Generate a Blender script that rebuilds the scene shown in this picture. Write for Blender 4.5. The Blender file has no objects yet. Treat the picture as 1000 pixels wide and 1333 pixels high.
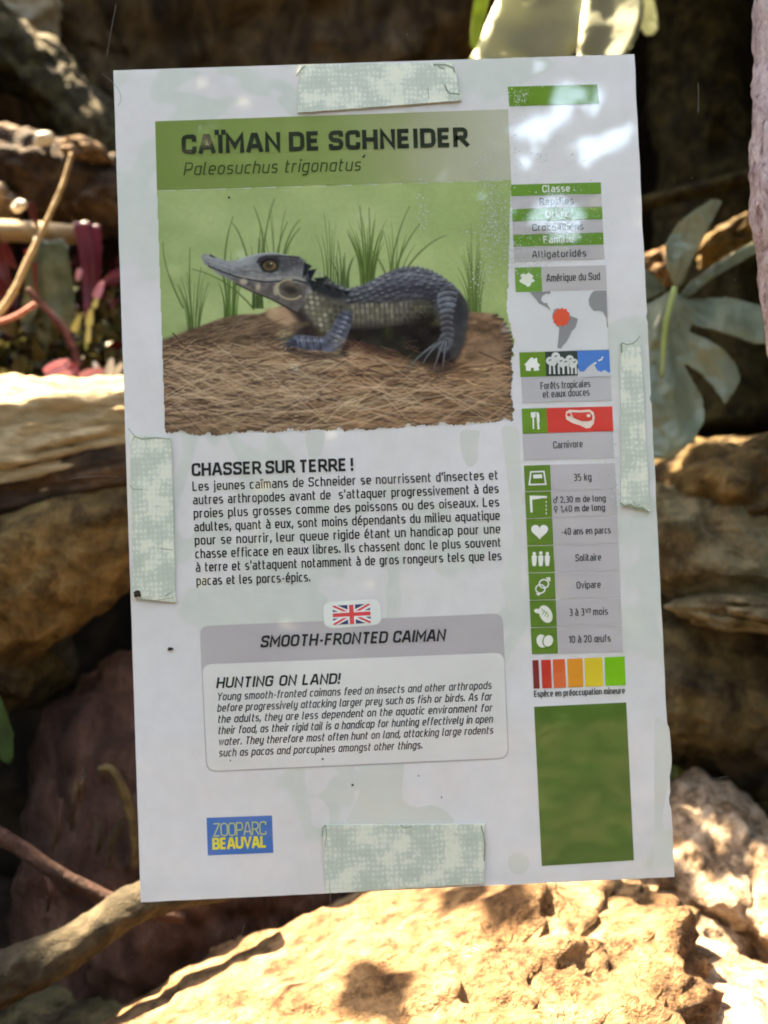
import bpy, math, random
import numpy as np
from mathutils import Vector, Matrix, noise as mn

# ------------------------------------------------------------------ camera, sky, sun, exposure
sc = bpy.context.scene
RM = np.array([[0.9990081037560746, -0.04064719064074285, 0.01818280843839051],
               [0.040066800407050795, 0.9987091555188735, 0.031219772387387157],
               [-0.019428333300457158, -0.03046027865587927, 0.9993471425332503]])
FPX = 1300.0
CAM = np.array([-0.01643015688624719, -0.5663337312534695, -0.04059539425050247])
cam = bpy.data.objects.new('camera', bpy.data.cameras.new('camera'))
sc.collection.objects.link(cam)
RX = np.array([[1, 0, 0], [0, 0, -1], [0, 1, 0]], float)          # sheet axes -> world axes
WR = RX @ RM.T
cam.matrix_world = Matrix([list(WR[0]) + [CAM[0]], list(WR[1]) + [CAM[1]], list(WR[2]) + [CAM[2]], [0, 0, 0, 1]])
cd = cam.data
cd.sensor_fit = 'VERTICAL'; cd.sensor_height = 24.0; cd.lens = FPX / 1333 * 24.0
cd.clip_start = 0.02; cd.clip_end = 200
cd.dof.use_dof = True; cd.dof.focus_distance = 0.566; cd.dof.aperture_fstop = 3.9
sc.camera = cam

SUN = Vector((-0.38, 0.16, 0.91)).normalized()                     # towards the sun
elev = math.asin(SUN.z); az = math.atan2(SUN.x, SUN.y)
w = bpy.data.worlds.new("World"); sc.world = w; w.use_nodes = True
nt = w.node_tree
bg = nt.nodes['Background']; sky = nt.nodes.new('ShaderNodeTexSky')
sky.sky_type = 'NISHITA'; sky.sun_disc = False
sky.sun_elevation = elev; sky.sun_rotation = az
nt.links.new(sky.outputs[0], bg.inputs[0]); bg.inputs[1].default_value = 0.15
sl = bpy.data.lights.new('sun', 'SUN'); sl.energy = 2.0; sl.angle = math.radians(0.53); sl.color = (1, 0.93, 0.82)
so = bpy.data.objects.new('sun', sl); sc.collection.objects.link(so)
so.rotation_euler = SUN.to_track_quat('Z', 'Y').to_euler(); so.location = (0, 2, 3)
sc.view_settings.view_transform = 'Standard'; sc.view_settings.look = 'None'
sc.view_settings.gamma = 1.0; sc.view_settings.exposure = 4.65
sc.view_settings.use_white_balance = True; sc.view_settings.white_balance_temperature = 9400; sc.view_settings.white_balance_tint = 14
sc.cycles.pixel_filter_type = 'BLACKMAN_HARRIS'; sc.cycles.filter_width = 1.9

# ------------------------------------------------------------------ helpers
rng = np.random.default_rng(7); random.seed(7)
COL = sc.collection

def ray(px, py):
    d = RM.T @ np.array([(px - 500) / FPX, -(py - 666.5) / FPX, -1.0])
    return np.array([d[0], -d[2], d[1]])

def P(px, py, Y):
    """Where in the place a point seen at (px, py) of the photograph stands, at depth Y behind the sheet."""
    d = ray(px, py)
    return CAM + d * ((Y - CAM[1]) / d[1])

def S(px, py):
    p = P(px, py, 0.0)
    return np.array([p[0], p[2]])

def mpp(Y):
    return (Y - CAM[1]) / FPX

def lin(c):
    c = np.asarray(c, float) / 255.0
    return np.where(c <= 0.04045, c / 12.92, ((c + 0.055) / 1.055) ** 2.4)

def tag(o, label=None, cat=None, group=None, kind=None):
    if label: o['label'] = label
    if cat: o['category'] = cat
    if group: o['group'] = group
    if kind: o['kind'] = kind
    return o

def mesh_obj(name, V, F, m=None, parent=None, smooth=False):
    me = bpy.data.meshes.new(name)
    me.from_pydata([tuple(map(float, v)) for v in V], [], [tuple(map(int, f)) for f in F])
    if m: me.materials.append(m)
    if smooth: me.polygons.foreach_set('use_smooth', [True] * len(me.polygons))
    o = bpy.data.objects.new(name, me); COL.objects.link(o)
    if parent: o.parent = parent
    return o

def fast_mesh(name, V, F, m=None, parent=None, smooth=False, colors=None):
    V = np.asarray(V, np.float32); F = np.asarray(F, np.int32)
    me = bpy.data.meshes.new(name); n = F.shape[1]
    me.vertices.add(len(V)); me.vertices.foreach_set('co', V.ravel())
    me.loops.add(F.size); me.loops.foreach_set('vertex_index', F.ravel())
    me.polygons.add(len(F)); me.polygons.foreach_set('loop_start', np.arange(0, F.size, n, dtype=np.int32))
    me.polygons.foreach_set('loop_total', np.full(len(F), n, np.int32))
    if smooth: me.polygons.foreach_set('use_smooth', np.ones(len(F), bool))
    if colors is not None:
        a = me.color_attributes.new('print', 'FLOAT_COLOR', 'POINT')
        a.data.foreach_set('color', np.c_[colors, np.ones(len(colors))].astype(np.float32).ravel())
    me.update(calc_edges=True); me.validate()
    if m: me.materials.append(m)
    o = bpy.data.objects.new(name, me); COL.objects.link(o)
    if parent: o.parent = parent
    return o

# ------------------------------------------------------------------ materials
def new_mat(name):
    m = bpy.data.materials.new(name); m.use_nodes = True
    nt = m.node_tree; b = nt.nodes['Principled BSDF']
    return m, nt, b

def N(nt, t, **kw):
    n = nt.nodes.new(t)
    for k, v in kw.items():
        if k in n.inputs: n.inputs[k].default_value = v
        else: setattr(n, k, v)
    return n

def ramp(nt, fac, stops):
    r = nt.nodes.new('ShaderNodeValToRGB'); nt.links.new(fac, r.inputs[0])
    e = r.color_ramp.elements
    while len(e) > 1: e.remove(e[-1])
    e[0].position = stops[0][0]; e[0].color = (*stops[0][1], 1)
    for p, c in stops[1:]:
        q = e.new(p); q.color = (*c, 1)
    return r.outputs[0]

KP = 1.42
WARM = np.array([1.06, .99, .93])                                  # warm bounced light put into the print and tape colours
def pc(r, g, b): return tuple(np.minimum(lin((r, g, b)) * KP * WARM, 0.9))

def gloss(b, rough=0.55):
    b.inputs['Roughness'].default_value = rough
    b.inputs['Specular IOR Level'].default_value = 0.0
    b.inputs['Coat Weight'].default_value = 1.0
    b.inputs['Coat Roughness'].default_value = 0.03
    b.inputs['Coat IOR'].default_value = 1.75

_ink = {}
def ink(r, g, b, var=0.0):
    k = (r, g, b, var)
    if k in _ink: return _ink[k]
    m, nt, bs = new_mat('print_ink'); gloss(bs)
    c = pc(r, g, b)
    co = N(nt, 'ShaderNodeTexCoord'); nz = N(nt, 'ShaderNodeTexNoise', Scale=14.0, Detail=3.0)
    nt.links.new(co.outputs['Object'], nz.inputs['Vector'])
    v = 0.06 + var * .5
    o = ramp(nt, nz.outputs[0], [(0.3, tuple(x * (1 - v) for x in c)), (0.7, tuple(min(x * (1 + v), .9) for x in c))])
    nt.links.new(o, bs.inputs['Base Color'])
    _ink[k] = m
    return m

def board_mat():
    m, nt, b = new_mat('laminated_card'); gloss(b)
    co = N(nt, 'ShaderNodeTexCoord')
    n1 = N(nt, 'ShaderNodeTexNoise', Scale=9.0, Detail=3.0, Roughness=0.5, Distortion=0.6)
    nt.links.new(co.outputs['Object'], n1.inputs['Vector'])
    base = ramp(nt, n1.outputs[0], [(0.35, pc(192, 196, 203)), (0.53, pc(187, 190, 194)), (0.545, pc(179, 187, 186)), (0.60, pc(176, 185, 184)), (0.61, pc(186, 189, 193)), (0.8, pc(191, 193, 199))])
    n2 = N(nt, 'ShaderNodeTexNoise', Scale=120.0, Detail=5.0)
    nt.links.new(co.outputs['Object'], n2.inputs['Vector'])
    g = ramp(nt, n2.outputs[0], [(0.3, (0.95, 0.95, 0.95)), (0.7, (1.0, 1.0, 1.0))])
    mx = N(nt, 'ShaderNodeMix', data_type='RGBA', blend_type='MULTIPLY'); mx.inputs[0].default_value = 1
    nt.links.new(base, mx.inputs[6]); nt.links.new(g, mx.inputs[7])
    nt.links.new(mx.outputs[2], b.inputs['Base Color'])
    bp = N(nt, 'ShaderNodeBump', Strength=0.02, Distance=0.002)
    n3 = N(nt, 'ShaderNodeTexNoise', Scale=22.0, Detail=2.0)
    nt.links.new(co.outputs['Object'], n3.inputs['Vector']); nt.links.new(n3.outputs[0], bp.inputs['Height'])
    nt.links.new(bp.outputs[0], b.inputs['Coat Normal'])
    return m

def stripe_mat(name, cols, scale, detail=6, rough=0.8, stretch=(1, 1, 1), bump=0.6, dist=0.004, fine=None, spec=0.3, distort=0.8):
    m, nt, b = new_mat(name)
    b.inputs['Roughness'].default_value = rough; b.inputs['Specular IOR Level'].default_value = spec
    co = N(nt, 'ShaderNodeTexCoord'); mp = N(nt, 'ShaderNodeMapping'); mp.inputs['Scale'].default_value = stretch
    nt.links.new(co.outputs['Generated' if False else 'Object'], mp.inputs[0])
    n = N(nt, 'ShaderNodeTexNoise', Scale=scale, Detail=detail, Roughness=0.62, Distortion=distort)
    nt.links.new(mp.outputs[0], n.inputs['Vector'])
    k = len(cols)
    base = ramp(nt, n.outputs[0], [(0.28 + 0.44 * i / (k - 1), c) for i, c in enumerate(cols)])
    n2 = N(nt, 'ShaderNodeTexNoise', Scale=scale * 5, Detail=5, Roughness=0.7)
    nt.links.new(mp.outputs[0], n2.inputs['Vector'])
    g = ramp(nt, n2.outputs[0], [(0.3, (0.55, 0.55, 0.55)), (0.6, (1.0, 1.0, 1.0))])
    mx = N(nt, 'ShaderNodeMix', data_type='RGBA', blend_type='MULTIPLY'); mx.inputs[0].default_value = 0.8
    nt.links.new(base, mx.inputs[6]); nt.links.new(g, mx.inputs[7])
    nt.links.new(mx.outputs[2], b.inputs['Base Color'])
    ad = N(nt, 'ShaderNodeMath', operation='ADD')
    nt.links.new(n.outputs[0], ad.inputs[0]); nt.links.new(n2.outputs[0], ad.inputs[1])
    if fine:
        vo = N(nt, 'ShaderNodeTexVoronoi', Scale=fine); nt.links.new(co.outputs['Object'], vo.inputs['Vector'])
        n3 = N(nt, 'ShaderNodeTexNoise', Scale=fine * .45, Detail=6, Roughness=.75); nt.links.new(co.outputs['Object'], n3.inputs['Vector'])
        pit = ramp(nt, n3.outputs[0], [(.40, (.18, .13, .10)), (.50, (.8, .76, .7)), (.56, (1, 1, 1))])
        m3 = N(nt, 'ShaderNodeMix', data_type='RGBA', blend_type='MULTIPLY'); m3.inputs[0].default_value = .8
        nt.links.new(mx.outputs[2], m3.inputs[6]); nt.links.new(pit, m3.inputs[7]); nt.links.new(m3.outputs[2], b.inputs['Base Color'])
        a2 = N(nt, 'ShaderNodeMath', operation='MULTIPLY_ADD'); a2.inputs[1].default_value = .5
        nt.links.new(n3.outputs[0], a2.inputs[0]); nt.links.new(ad.outputs[0], a2.inputs[2])
        a3 = N(nt, 'ShaderNodeMath', operation='MULTIPLY_ADD'); a3.inputs[1].default_value = .15
        nt.links.new(vo.outputs['Distance'], a3.inputs[0]); nt.links.new(a2.outputs[0], a3.inputs[2]); ad = a3
    bp = N(nt, 'ShaderNodeBump', Strength=bump, Distance=dist)
    nt.links.new(ad.outputs[0], bp.inputs['Height']); nt.links.new(bp.outputs[0], b.inputs['Normal'])
    return m

def leaf_mat(name, c1, c2, rough=0.45, trans=0.25, scale=30, var=None):
    m, nt, b = new_mat(name)
    b.inputs['Roughness'].default_value = rough
    co = N(nt, 'ShaderNodeTexCoord')
    n = N(nt, 'ShaderNodeTexNoise', Scale=scale, Detail=4.0)
    nt.links.new(co.outputs['Object'], n.inputs['Vector'])
    c = ramp(nt, n.outputs[0], [(0.3, c1), (0.7, c2)])
    nt.links.new(c, b.inputs['Base Color'])
    tr = N(nt, 'ShaderNodeBsdfTranslucent'); nt.links.new(c, tr.inputs[0])
    mx = N(nt, 'ShaderNodeMixShader'); mx.inputs[0].default_value = trans
    out = nt.nodes['Material Output']
    nt.links.new(b.outputs[0], mx.inputs[1]); nt.links.new(tr.outputs[0], mx.inputs[2]); nt.links.new(mx.outputs[0], out.inputs[0])
    bp = N(nt, 'ShaderNodeBump', Strength=0.3, Distance=0.002)
    nt.links.new(n.outputs[0], bp.inputs['Height']); nt.links.new(bp.outputs[0], b.inputs['Normal'])
    return m

# ------------------------------------------------------------------ stroke lettering
CW = .6; LW = .47; XH = .70
G = {}
def g(ch, wd, *st): G[ch] = (wd, st)
def s(pts, r=.2, closed=False): return (pts, r, closed)
g('A', .66, s([(0, 0), (.25, 1, 0), (.41, 1, 0), (.66, 0)], 0), s([(.1, .27), (.56, .27)]))
g('B', .58, s([(0, 0, 0), (0, 1, 0), (.54, 1), (.54, .53), (0, .53, 0)], .18), s([(0, .53, 0), (.58, .53), (.58, 0), (0, 0, 0)], .2))
g('C', .56, s([(.56, .8), (.56, 1), (0, 1), (0, 0), (.56, 0), (.56, .2)], .24))
g('D', .6, s([(0, 0, 0), (0, 1, 0), (.6, 1), (.6, 0)], .27, True))
g('E', .5, s([(.5, 1), (0, 1, 0), (0, 0, 0), (.5, 0)]), s([(0, .51), (.45, .51)]))
g('F', .5, s([(.5, 1), (0, 1, 0), (0, 0)]), s([(0, .49), (.45, .49)]))
g('G', .58, s([(.58, .84), (.58, 1), (0, 1), (0, 0), (.58, 0), (.58, .5, 0), (.32, .5)], .24))
g('H', .6, s([(0, 0), (0, 1)]), s([(.6, 0), (.6, 1)]), s([(0, .5), (.6, .5)]))
g('I', .04, s([(.02, 0), (.02, 1)]))
g('Ï', .1, s([(.05, 0), (.05, .93)]), s([(-.13, 1.2), (-.13, 1.26)]), s([(.23, 1.2), (.23, 1.26)]))
g('J', .45, s([(0, .25), (0, 0), (.45, 0), (.45, 1)]))
g('K', .58, s([(0, 0), (0, 1)]), s([(.56, 1), (0, .45)]), s([(.15, .6), (.58, 0)]))
g('L', .48, s([(0, 1), (0, 0, 0), (.48, 0)]))
g('M', .76, s([(0, 0), (0, 1, 0), (.38, .3, 0), (.76, 1, 0), (.76, 0)], 0))
g('N', .6, s([(0, 0), (0, 1, 0), (.6, 0, 0), (.6, 1)], 0))
g('O', .6, s([(0, 0), (0, 1), (.6, 1), (.6, 0)], .26, True))
g('P', .56, s([(0, 0), (0, 1, 0), (.56, 1), (.56, .42), (0, .42)], .22))
g('R', .58, s([(0, 0), (0, 1, 0), (.55, 1), (.55, .45), (0, .45)], .22), s([(.28, .45), (.6, 0)]))
g('S', .56, s([(.56, .87), (.56, 1), (0, 1), (0, .53), (.56, .49), (.56, 0), (0, 0), (0, .13)], .24))
g('T', .58, s([(0, 1), (.58, 1)]), s([(.29, 1), (.29, 0)]))
g('U', .6, s([(0, 1), (0, 0), (.6, 0), (.6, 1)], .26))
g('V', .62, s([(0, 1), (.31, 0, 0), (.62, 1)], 0))
g('Y', .6, s([(0, 1), (.3, .5, 0), (.6, 1)], 0), s([(.3, .5), (.3, 0)]))
g('Z', .56, s([(0, 1), (.56, 1, 0), (0, 0, 0), (.56, 0)], 0))
g('a', LW, s([(.03, XH), (LW, XH), (LW, 0)], .16), s([(LW, .4, 0), (0, .4), (0, 0), (LW, 0, 0)], .16))
g('à', LW, *G['a'][1], s([(.15, 1.05), (.28, .86)]))
g('ɑ', LW, s([(0, 0), (0, XH), (LW, XH, 0), (LW, 0, 0)], .19, True))
g('b', LW, s([(0, 1), (0, 0, 0), (LW, 0), (LW, XH), (0, XH)], .19))
g('c', .42, s([(.42, XH), (0, XH), (0, 0), (.42, 0)], .19))
g('d', LW, s([(LW, 1), (LW, 0, 0), (0, 0), (0, XH), (LW, XH)], .19))
g('e', LW, s([(LW - .02, 0), (0, 0), (0, XH), (LW, XH), (LW, .33, .05), (0, .33)], .19))
g('é', LW, *G['e'][1], s([(.17, .86), (.32, 1.05)]))
g('è', LW, *G['e'][1], s([(.17, 1.05), (.32, .86)]))
g('ê', LW, *G['e'][1], s([(.08, .86), (.235, 1.02, 0), (.39, .86)], 0))
g('œ', .86, s([(.45, 0), (0, 0), (0, XH), (.45, XH)], .19), s([(.84, 0), (.43, 0), (.43, XH), (.86, XH), (.86, .33, .05), (.43, .33)], .17))
g('f', .3, s([(.34, 1), (.08, 1), (.08, 0)], .16), s([(-.03, XH), (.3, XH)]))
g('g', LW, s([(LW, 0), (0, 0), (0, XH), (LW, XH, 0), (LW, -.28), (.03, -.28)], .18))
g('h', LW, s([(0, 0), (0, 1)]), s([(0, XH, 0), (LW, XH), (LW, 0)], .2))
g('i', .0, s([(0, 0), (0, XH)]), s([(0, .97), (0, 1.05)]))
g('ï', .0, s([(0, 0), (0, XH)]), s([(-.11, .95), (-.11, 1.0)]), s([(.11, .95), (.11, 1.0)]))
g('j', .08, s([(-.1, -.28), (.06, -.28), (.06, XH)], .1), s([(.06, .97), (.06, 1.05)]))
g('k', .44, s([(0, 0), (0, 1)]), s([(.42, XH), (0, .3)]), s([(.12, .42), (.44, 0)]))
g('l', .14, s([(0, 1), (0, 0), (.16, 0)], .12))
g('m', .78, s([(0, 0), (0, XH, 0), (.39, XH), (.39, 0)], .17), s([(.3, XH, 0), (.78, XH), (.78, 0)], .17))
g('n', LW, s([(0, 0), (0, XH, 0), (LW, XH), (LW, 0)], .19))
g('o', LW, s([(0, 0), (0, XH), (LW, XH), (LW, 0)], .21, True))
g('p', LW, s([(0, -.28), (0, XH, 0), (LW, XH), (LW, 0), (0, 0)], .19))
g('q', LW, s([(LW, -.28), (LW, XH, 0), (0, XH), (0, 0), (LW, 0)], .19))
g('r', .28, s([(0, 0), (0, XH, 0), (.3, XH)], .1))
g('s', .42, s([(.4, XH), (0, XH), (0, .36), (.42, .34), (.42, 0), (0, 0)], .15))
g('t', .28, s([(.05, .95), (.05, 0), (.3, 0)], .14), s([(-.05, XH), (.3, XH)]))
g('u', LW, s([(0, XH), (0, 0), (LW, 0, 0), (LW, XH)], .19))
g('v', .46, s([(0, XH), (.23, 0, 0), (.46, XH)], 0))
g('w', .7, s([(0, XH), (.17, 0, 0), (.35, XH, 0), (.53, 0, 0), (.7, XH)], 0))
g('x', .44, s([(0, XH), (.44, 0)]), s([(0, 0), (.44, XH)]))
g('y', LW, s([(0, XH), (0, 0), (LW, 0)], .19), s([(LW, XH), (LW, -.28), (.03, -.28)], .18))
g('!', .0, s([(0, 1), (0, .44)]), s([(0, .05), (0, 0)]))
g('.', .0, s([(0, .12), (0, 0)])); g(',', .0, s([(0.02, .12), (-.04, -.14)])); g("'", .0, s([(0.02, 1), (0, .78)]))
g('-', .28, s([(0, .38), (.28, .38)])); g('/', .4, s([(0, -.05), (.4, 1.05)]))
g('0', .5, s([(0, 0), (0, 1), (.5, 1), (.5, 0)], .23, True))
g('1', .2, s([(0, .85), (.2, 1, 0), (.2, 0)], 0))
g('2', .48, s([(0, .8), (0, 1), (.48, 1), (.48, .6), (0, 0, 0), (.5, 0)], .2))
g('3', .48, s([(0, 1), (.48, 1), (.48, .53), (.12, .53)], .2), s([(.12, .53), (.5, .53), (.5, 0), (0, 0)], .2))
g('4', .5, s([(.36, 0), (.36, 1, 0), (0, .25, 0), (.52, .25)], 0))
g('5', .48, s([(.46, 1), (.02, 1, 0), (0, .58, 0), (.48, .58), (.48, 0), (0, 0)], .2))
g('♂', .7, s([(0, 0), (0, .62), (.55, .62), (.55, 0)], .26, True), s([(.46, .6), (.74, 1)]), s([(.5, 1), (.74, 1, 0), (.74, .72)], 0))
g('♀', .6, s([(0, .35), (0, .98), (.56, .98), (.56, .35)], .27, True), s([(.28, .35), (.28, -.12)]), s([(.12, .1), (.44, .1)]))

def round_poly(pts, r, closed):
    out = []; n = len(pts)
    for i, p in enumerate(pts):
        ri = p[2] if len(p) > 2 else r
        q = np.array(p[:2], float)
        if (not closed and i in (0, n - 1)) or ri <= 0:
            out.append(q); continue
        a = np.array(pts[i - 1][:2], float); b = np.array(pts[(i + 1) % n][:2], float)
        da, db = a - q, b - q; la, lb = np.hypot(*da), np.hypot(*db)
        k = min(ri, la * .5, lb * .5)
        u, v = da / la * k, db / lb * k
        for t in (0, .25, .5, .75, 1):
            out.append(q + u * (1 - t) ** 2 + v * t ** 2)
    return out

def ribbon(V, F, pts, wd, y, closed=False):
    """A flat band of width wd along pts (x, z) at depth y, faces towards the reader."""
    p = [np.asarray(q, float) for q in pts]
    q = [p[0]]
    for a in p[1:]:
        if np.hypot(*(a - q[-1])) > 1e-7: q.append(a)
    if closed and np.hypot(*(q[0] - q[-1])) < 1e-7: q.pop()
    n = len(q)
    if n < 2: return
    b0 = len(V)
    for i in range(n):
        if closed or 0 < i < n - 1:
            d1 = q[i] - q[i - 1]; d2 = q[(i + 1) % n] - q[i]
            d1 /= np.hypot(*d1); d2 /= np.hypot(*d2)
            n1 = np.array([-d1[1], d1[0]]); n2 = np.array([-d2[1], d2[0]])
            m = n1 + n2; l = np.hypot(*m)
            m = n1 if l < 1e-3 else m / l
            k = min(1 / max(np.dot(m, n1), .45), 2.0)
            off = m * k * wd / 2
        else:
            d = (q[1] - q[0]) if i == 0 else (q[-1] - q[-2]); d = d / np.hypot(*d)
            off = np.array([-d[1], d[0]]) * wd / 2
        V.append((q[i][0] + off[0], y, q[i][1] + off[1])); V.append((q[i][0] - off[0], y, q[i][1] - off[1]))
    for i in range(n if closed else n - 1):
        a = b0 + 2 * i; b = b0 + 2 * ((i + 1) % n)
        F.append((a, a + 1, b + 1, b))

def text_line(name, text, p0, p1, cap, m, parent, y, stroke=.13, slant=0.0, gap=.17, aspect=1.0, justify=True, center=False, wordgap=.42, single_a=False):
    """Lettering from p0 to p1 (photo pixels, baseline), cap height in pixels."""
    a, b = S(*p0), S(*p1)
    h = cap * mpp(0)
    if single_a: text = text.replace('a', 'ɑ')
    adv = []
    for i, ch in enumerate(text):
        adv.append(None if ch == ' ' else G[ch][0] + stroke + gap)
    nsp = text.count(' ')
    L = np.hypot(*(b - a)) / h
    w_letters = sum(x for x in adv if x is not None) - gap
    sx = aspect; sp = wordgap
    if justify:
        sx = L / (w_letters + nsp * wordgap)
        if nsp and abs(sx / aspect - 1) > 0.0:
            sx2 = min(max(sx, aspect * .97), aspect * 1.03)
            sp = (L / sx2 - w_letters) / nsp
            if sp < wordgap * .6: sx2 = sx; sp = wordgap
            sx = sx2
    tot = (w_letters + nsp * sp) * sx
    u = (b - a) / np.hypot(*(b - a)); v = np.array([-u[1], u[0]])
    x = (L - tot) / 2 if center else 0.0
    V, F = [], []; k = 0
    for i, ch in enumerate(text):
        if ch == ' ': x += sp * sx; continue
        for (pts, r, closed) in G[ch][1]:
            lo, hi = stroke / 2, 1 - stroke / 2
            pp = round_poly(pts, r, closed)
            q = []
            for c in pp:
                X = x + (c[0] + stroke / 2) * sx
                Z = lo + c[1] * (hi - lo) if c[1] > .5 else lo + c[1] * (hi - lo)
                X += Z * slant
                q.append(a + (u * X + v * Z) * h)
            if not closed and abs(pts[0][0] - pts[-1][0]) >= 0:      # let open ends reach the full height
                for e, f in ((0, 1), (-1, -2)):
                    d = q[e] - q[f]; l = np.hypot(*d)
                    vert = abs(np.dot(d / max(l, 1e-9), v))
                    q[e] = q[e] + d / max(l, 1e-9) * (stroke * h * .5 * (vert > .6))
            ribbon(V, F, q, stroke * h, y - (k % 5) * 0.00001, closed); k += 1
        x += adv[i] * sx
    return mesh_obj(name, V, F, m, parent)

def quad(name, c, m, parent, y, r=0, holes=None):
    """A flat printed patch with corners c (photo pixels: top left, top right, bottom right, bottom left), corner radius r px."""
    p = [S(*q) for q in c]
    if r:
        rr = r if isinstance(r, (list, tuple)) else [r] * len(p)
        p = round_poly([(q[0], q[1], k * mpp(0)) for q, k in zip(p, rr)], 0, True)
    V = [(q[0], y, q[1]) for q in p][::-1]
    return mesh_obj(name, V, [range(len(V))], m, parent)

def shape(name, pts, m, parent, y):
    V = [(S(*q)[0], y, S(*q)[1]) for q in pts]
    return mesh_obj(name, V, [range(len(V))], m, parent)

def ell(cx, cy, rx, ry, rot=0, n=28):
    t = np.linspace(0, 2 * math.pi, n, endpoint=False); c, s_ = math.cos(rot), math.sin(rot)
    return [(cx + rx * math.cos(a) * c - ry * math.sin(a) * s_, cy + rx * math.cos(a) * s_ + ry * math.sin(a) * c) for a in t]

def lines(name, strokes, wd, m, parent, y):
    V, F = [], []
    for i, (pts, closed) in enumerate(strokes):
        ribbon(V, F, [S(*q) for q in pts], wd * mpp(0), y - (i % 6) * 1e-5, closed)
    return mesh_obj(name, V, F, m, parent)

# ------------------------------------------------------------------ the enclosure (large structure)
def fbm(v, o=4, H=0.9):
    return mn.fractal(v, H, 2.0, o)

SOIL = stripe_mat('dark_soil', [(0.0156, 0.0104, 0.0065), (0.0455, 0.0286, 0.0182), (0.104, 0.065, 0.039)], 12, bump=1.0, dist=.02)
WALLM = stripe_mat('dark_rock_wall', [(0.0099, 0.0074, 0.0063), (0.0272, 0.0184, 0.0123), (0.0741, 0.0469, 0.0247)], 5, bump=1.0, dist=.02)
PATH = stripe_mat('path_bark', [(.02, .014, .01), (.05, .035, .022), (.09, .06, .04)], 40, bump=.6, dist=.01)

def grid_surface(name, f, nu, nv, m, **kw):
    V = [f(i / nu, j / nv) for j in range(nv + 1) for i in range(nu + 1)]
    F = [(j * (nu + 1) + i, j * (nu + 1) + i + 1, (j + 1) * (nu + 1) + i + 1, (j + 1) * (nu + 1) + i) for j in range(nv) for i in range(nu)]
    return mesh_obj(name, V, F, m, smooth=True, **kw)

def gnd(u, v):
    x = -7 + 14 * u; y = -7 + 10 * v
    z = -0.72 + (fbm(Vector((x * 3, y * 3, 0))) * .05 if y > 0.05 else -.0)
    return (x, y, z)
tag(grid_surface('ground', gnd, 140, 120, SOIL), kind='structure')
tag(grid_surface('path', lambda u, v: (-7 + 14 * u, -7 + 6.8 * v, -0.70), 2, 2, PATH), kind='structure')
def bwall(u, v):
    x = -2.4 + 4.8 * u; z = -.8 + 3.0 * v
    d = fbm(Vector((x * 1.5, 3, z * 1.5)), 6) * .22 - abs(mn.noise(Vector((x * 6, 1, z * 1.2)))) * .12
    return (x, 1.75 + d, z)
tag(grid_surface('back_wall', bwall, 180, 120, WALLM), kind='structure')
for sgn, nm in ((-1, 'side_wall'), (1, 'side_wall')):
    def swall(u, v, sgn=sgn):
        y = 0.03 + 1.9 * u; z = -.8 + 3.0 * v
        return (sgn * (1.25 + fbm(Vector((y * 2, sgn * 5, z * 2)), 5) * .12 + .3 * u), y, z)
    tag(grid_surface(nm, swall, 60, 80, WALLM), kind='structure')

# sun patches, kept open by leaving leaves out of the added overhead screen: (px, py, depth, radius x px, radius y px)
SUNSPOTS = [(28, 12, .95, 44, 24), (115, 202, .70, 24, 9), (4, 262, .70, 16, 8), (40, 300, .62, 80, 14), (75, 520, .42, 170, 50),
            (25, 655, .36, 14, 6), (142, 640, .36, 18, 6), (715, 20, .60, 150, 90), (620, 40, .6, 30, 40), (95, 480, .55, 60, 12),
            (420, 1290, .16, 330, 70), (700, 1230, .20, 260, 70), (900, 1120, .28, 70, 90), (960, 1190, .25, 70, 70),
            (930, 1280, .16, 120, 60), (225, 1290, .14, 140, 60), (820, 1330, .12, 200, 60), (600, 1330, .1, 250, 60)]

def leaf_cloud(name, pts, size, m, seed, tilt=None, keep=None, **tags):
    r = np.random.default_rng(seed); n = len(pts)
    if keep is not None:
        k = keep(pts); pts = pts[k]; n = len(pts)
    d = r.normal(size=(n, 3)); d /= np.linalg.norm(d, axis=1)[:, None]
    nn = r.normal(size=(n, 3)) + (np.array(tilt) if tilt is not None else 0)
    side = np.cross(nn, d); side /= np.linalg.norm(side, axis=1)[:, None]
    up = np.cross(d, side)
    L = (size * r.uniform(.6, 1.4, n))[:, None]; W = L * .32
    V = np.stack([pts - d * L * .5, pts + side * W - d * L * .08, pts + d * L * .5 - up * L * .15, pts - side * W - d * L * .08, pts + up * L * .08], 1).reshape(-1, 3)
    b = np.arange(n)[:, None] * 5
    F = np.concatenate([b + np.array([0, 1, 4]), b + np.array([1, 2, 4]), b + np.array([2, 3, 4]), b + np.array([3, 0, 4])], 0)
    return tag(fast_mesh(name, V, F, m), **tags)

LEAFD = leaf_mat('screen_leaf', (.015, .03, .008), (.04, .07, .018), trans=.15, scale=4)
SV = np.array(SUN)
def keep_sun(pts):
    ok = np.ones(len(pts), bool); lot = np.random.default_rng(77).random(len(pts))
    for px, py, Y, rx, ry in SUNSPOTS:
        T = P(px, py, Y); k = mpp(Y)
        t = ((pts - T) @ SV)[:, None]
        q = pts - T - t * SV
        # footprint: a patch so wide and so deep
        dx = q[:, 0] / (rx * k + .022); dz = q[:, 1] / ((.20 if py > 1000 else .14 if px == 715 else .075) + .022)
        ok &= ~((dx * dx + dz * dz < 1) & (t[:, 0] > 0) & (lot > .02))
    return ok
r0 = np.random.default_rng(3); n = 30000  # unseen leaf screen added overhead to darken the enclosure and shape the sun patches
x = r0.uniform(-2.3, 2.3, n); y = r0.uniform(.02, 2.3, n)
z = .50 + .60 * y + r0.uniform(0, .3, n) + .1 * x * x
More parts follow.
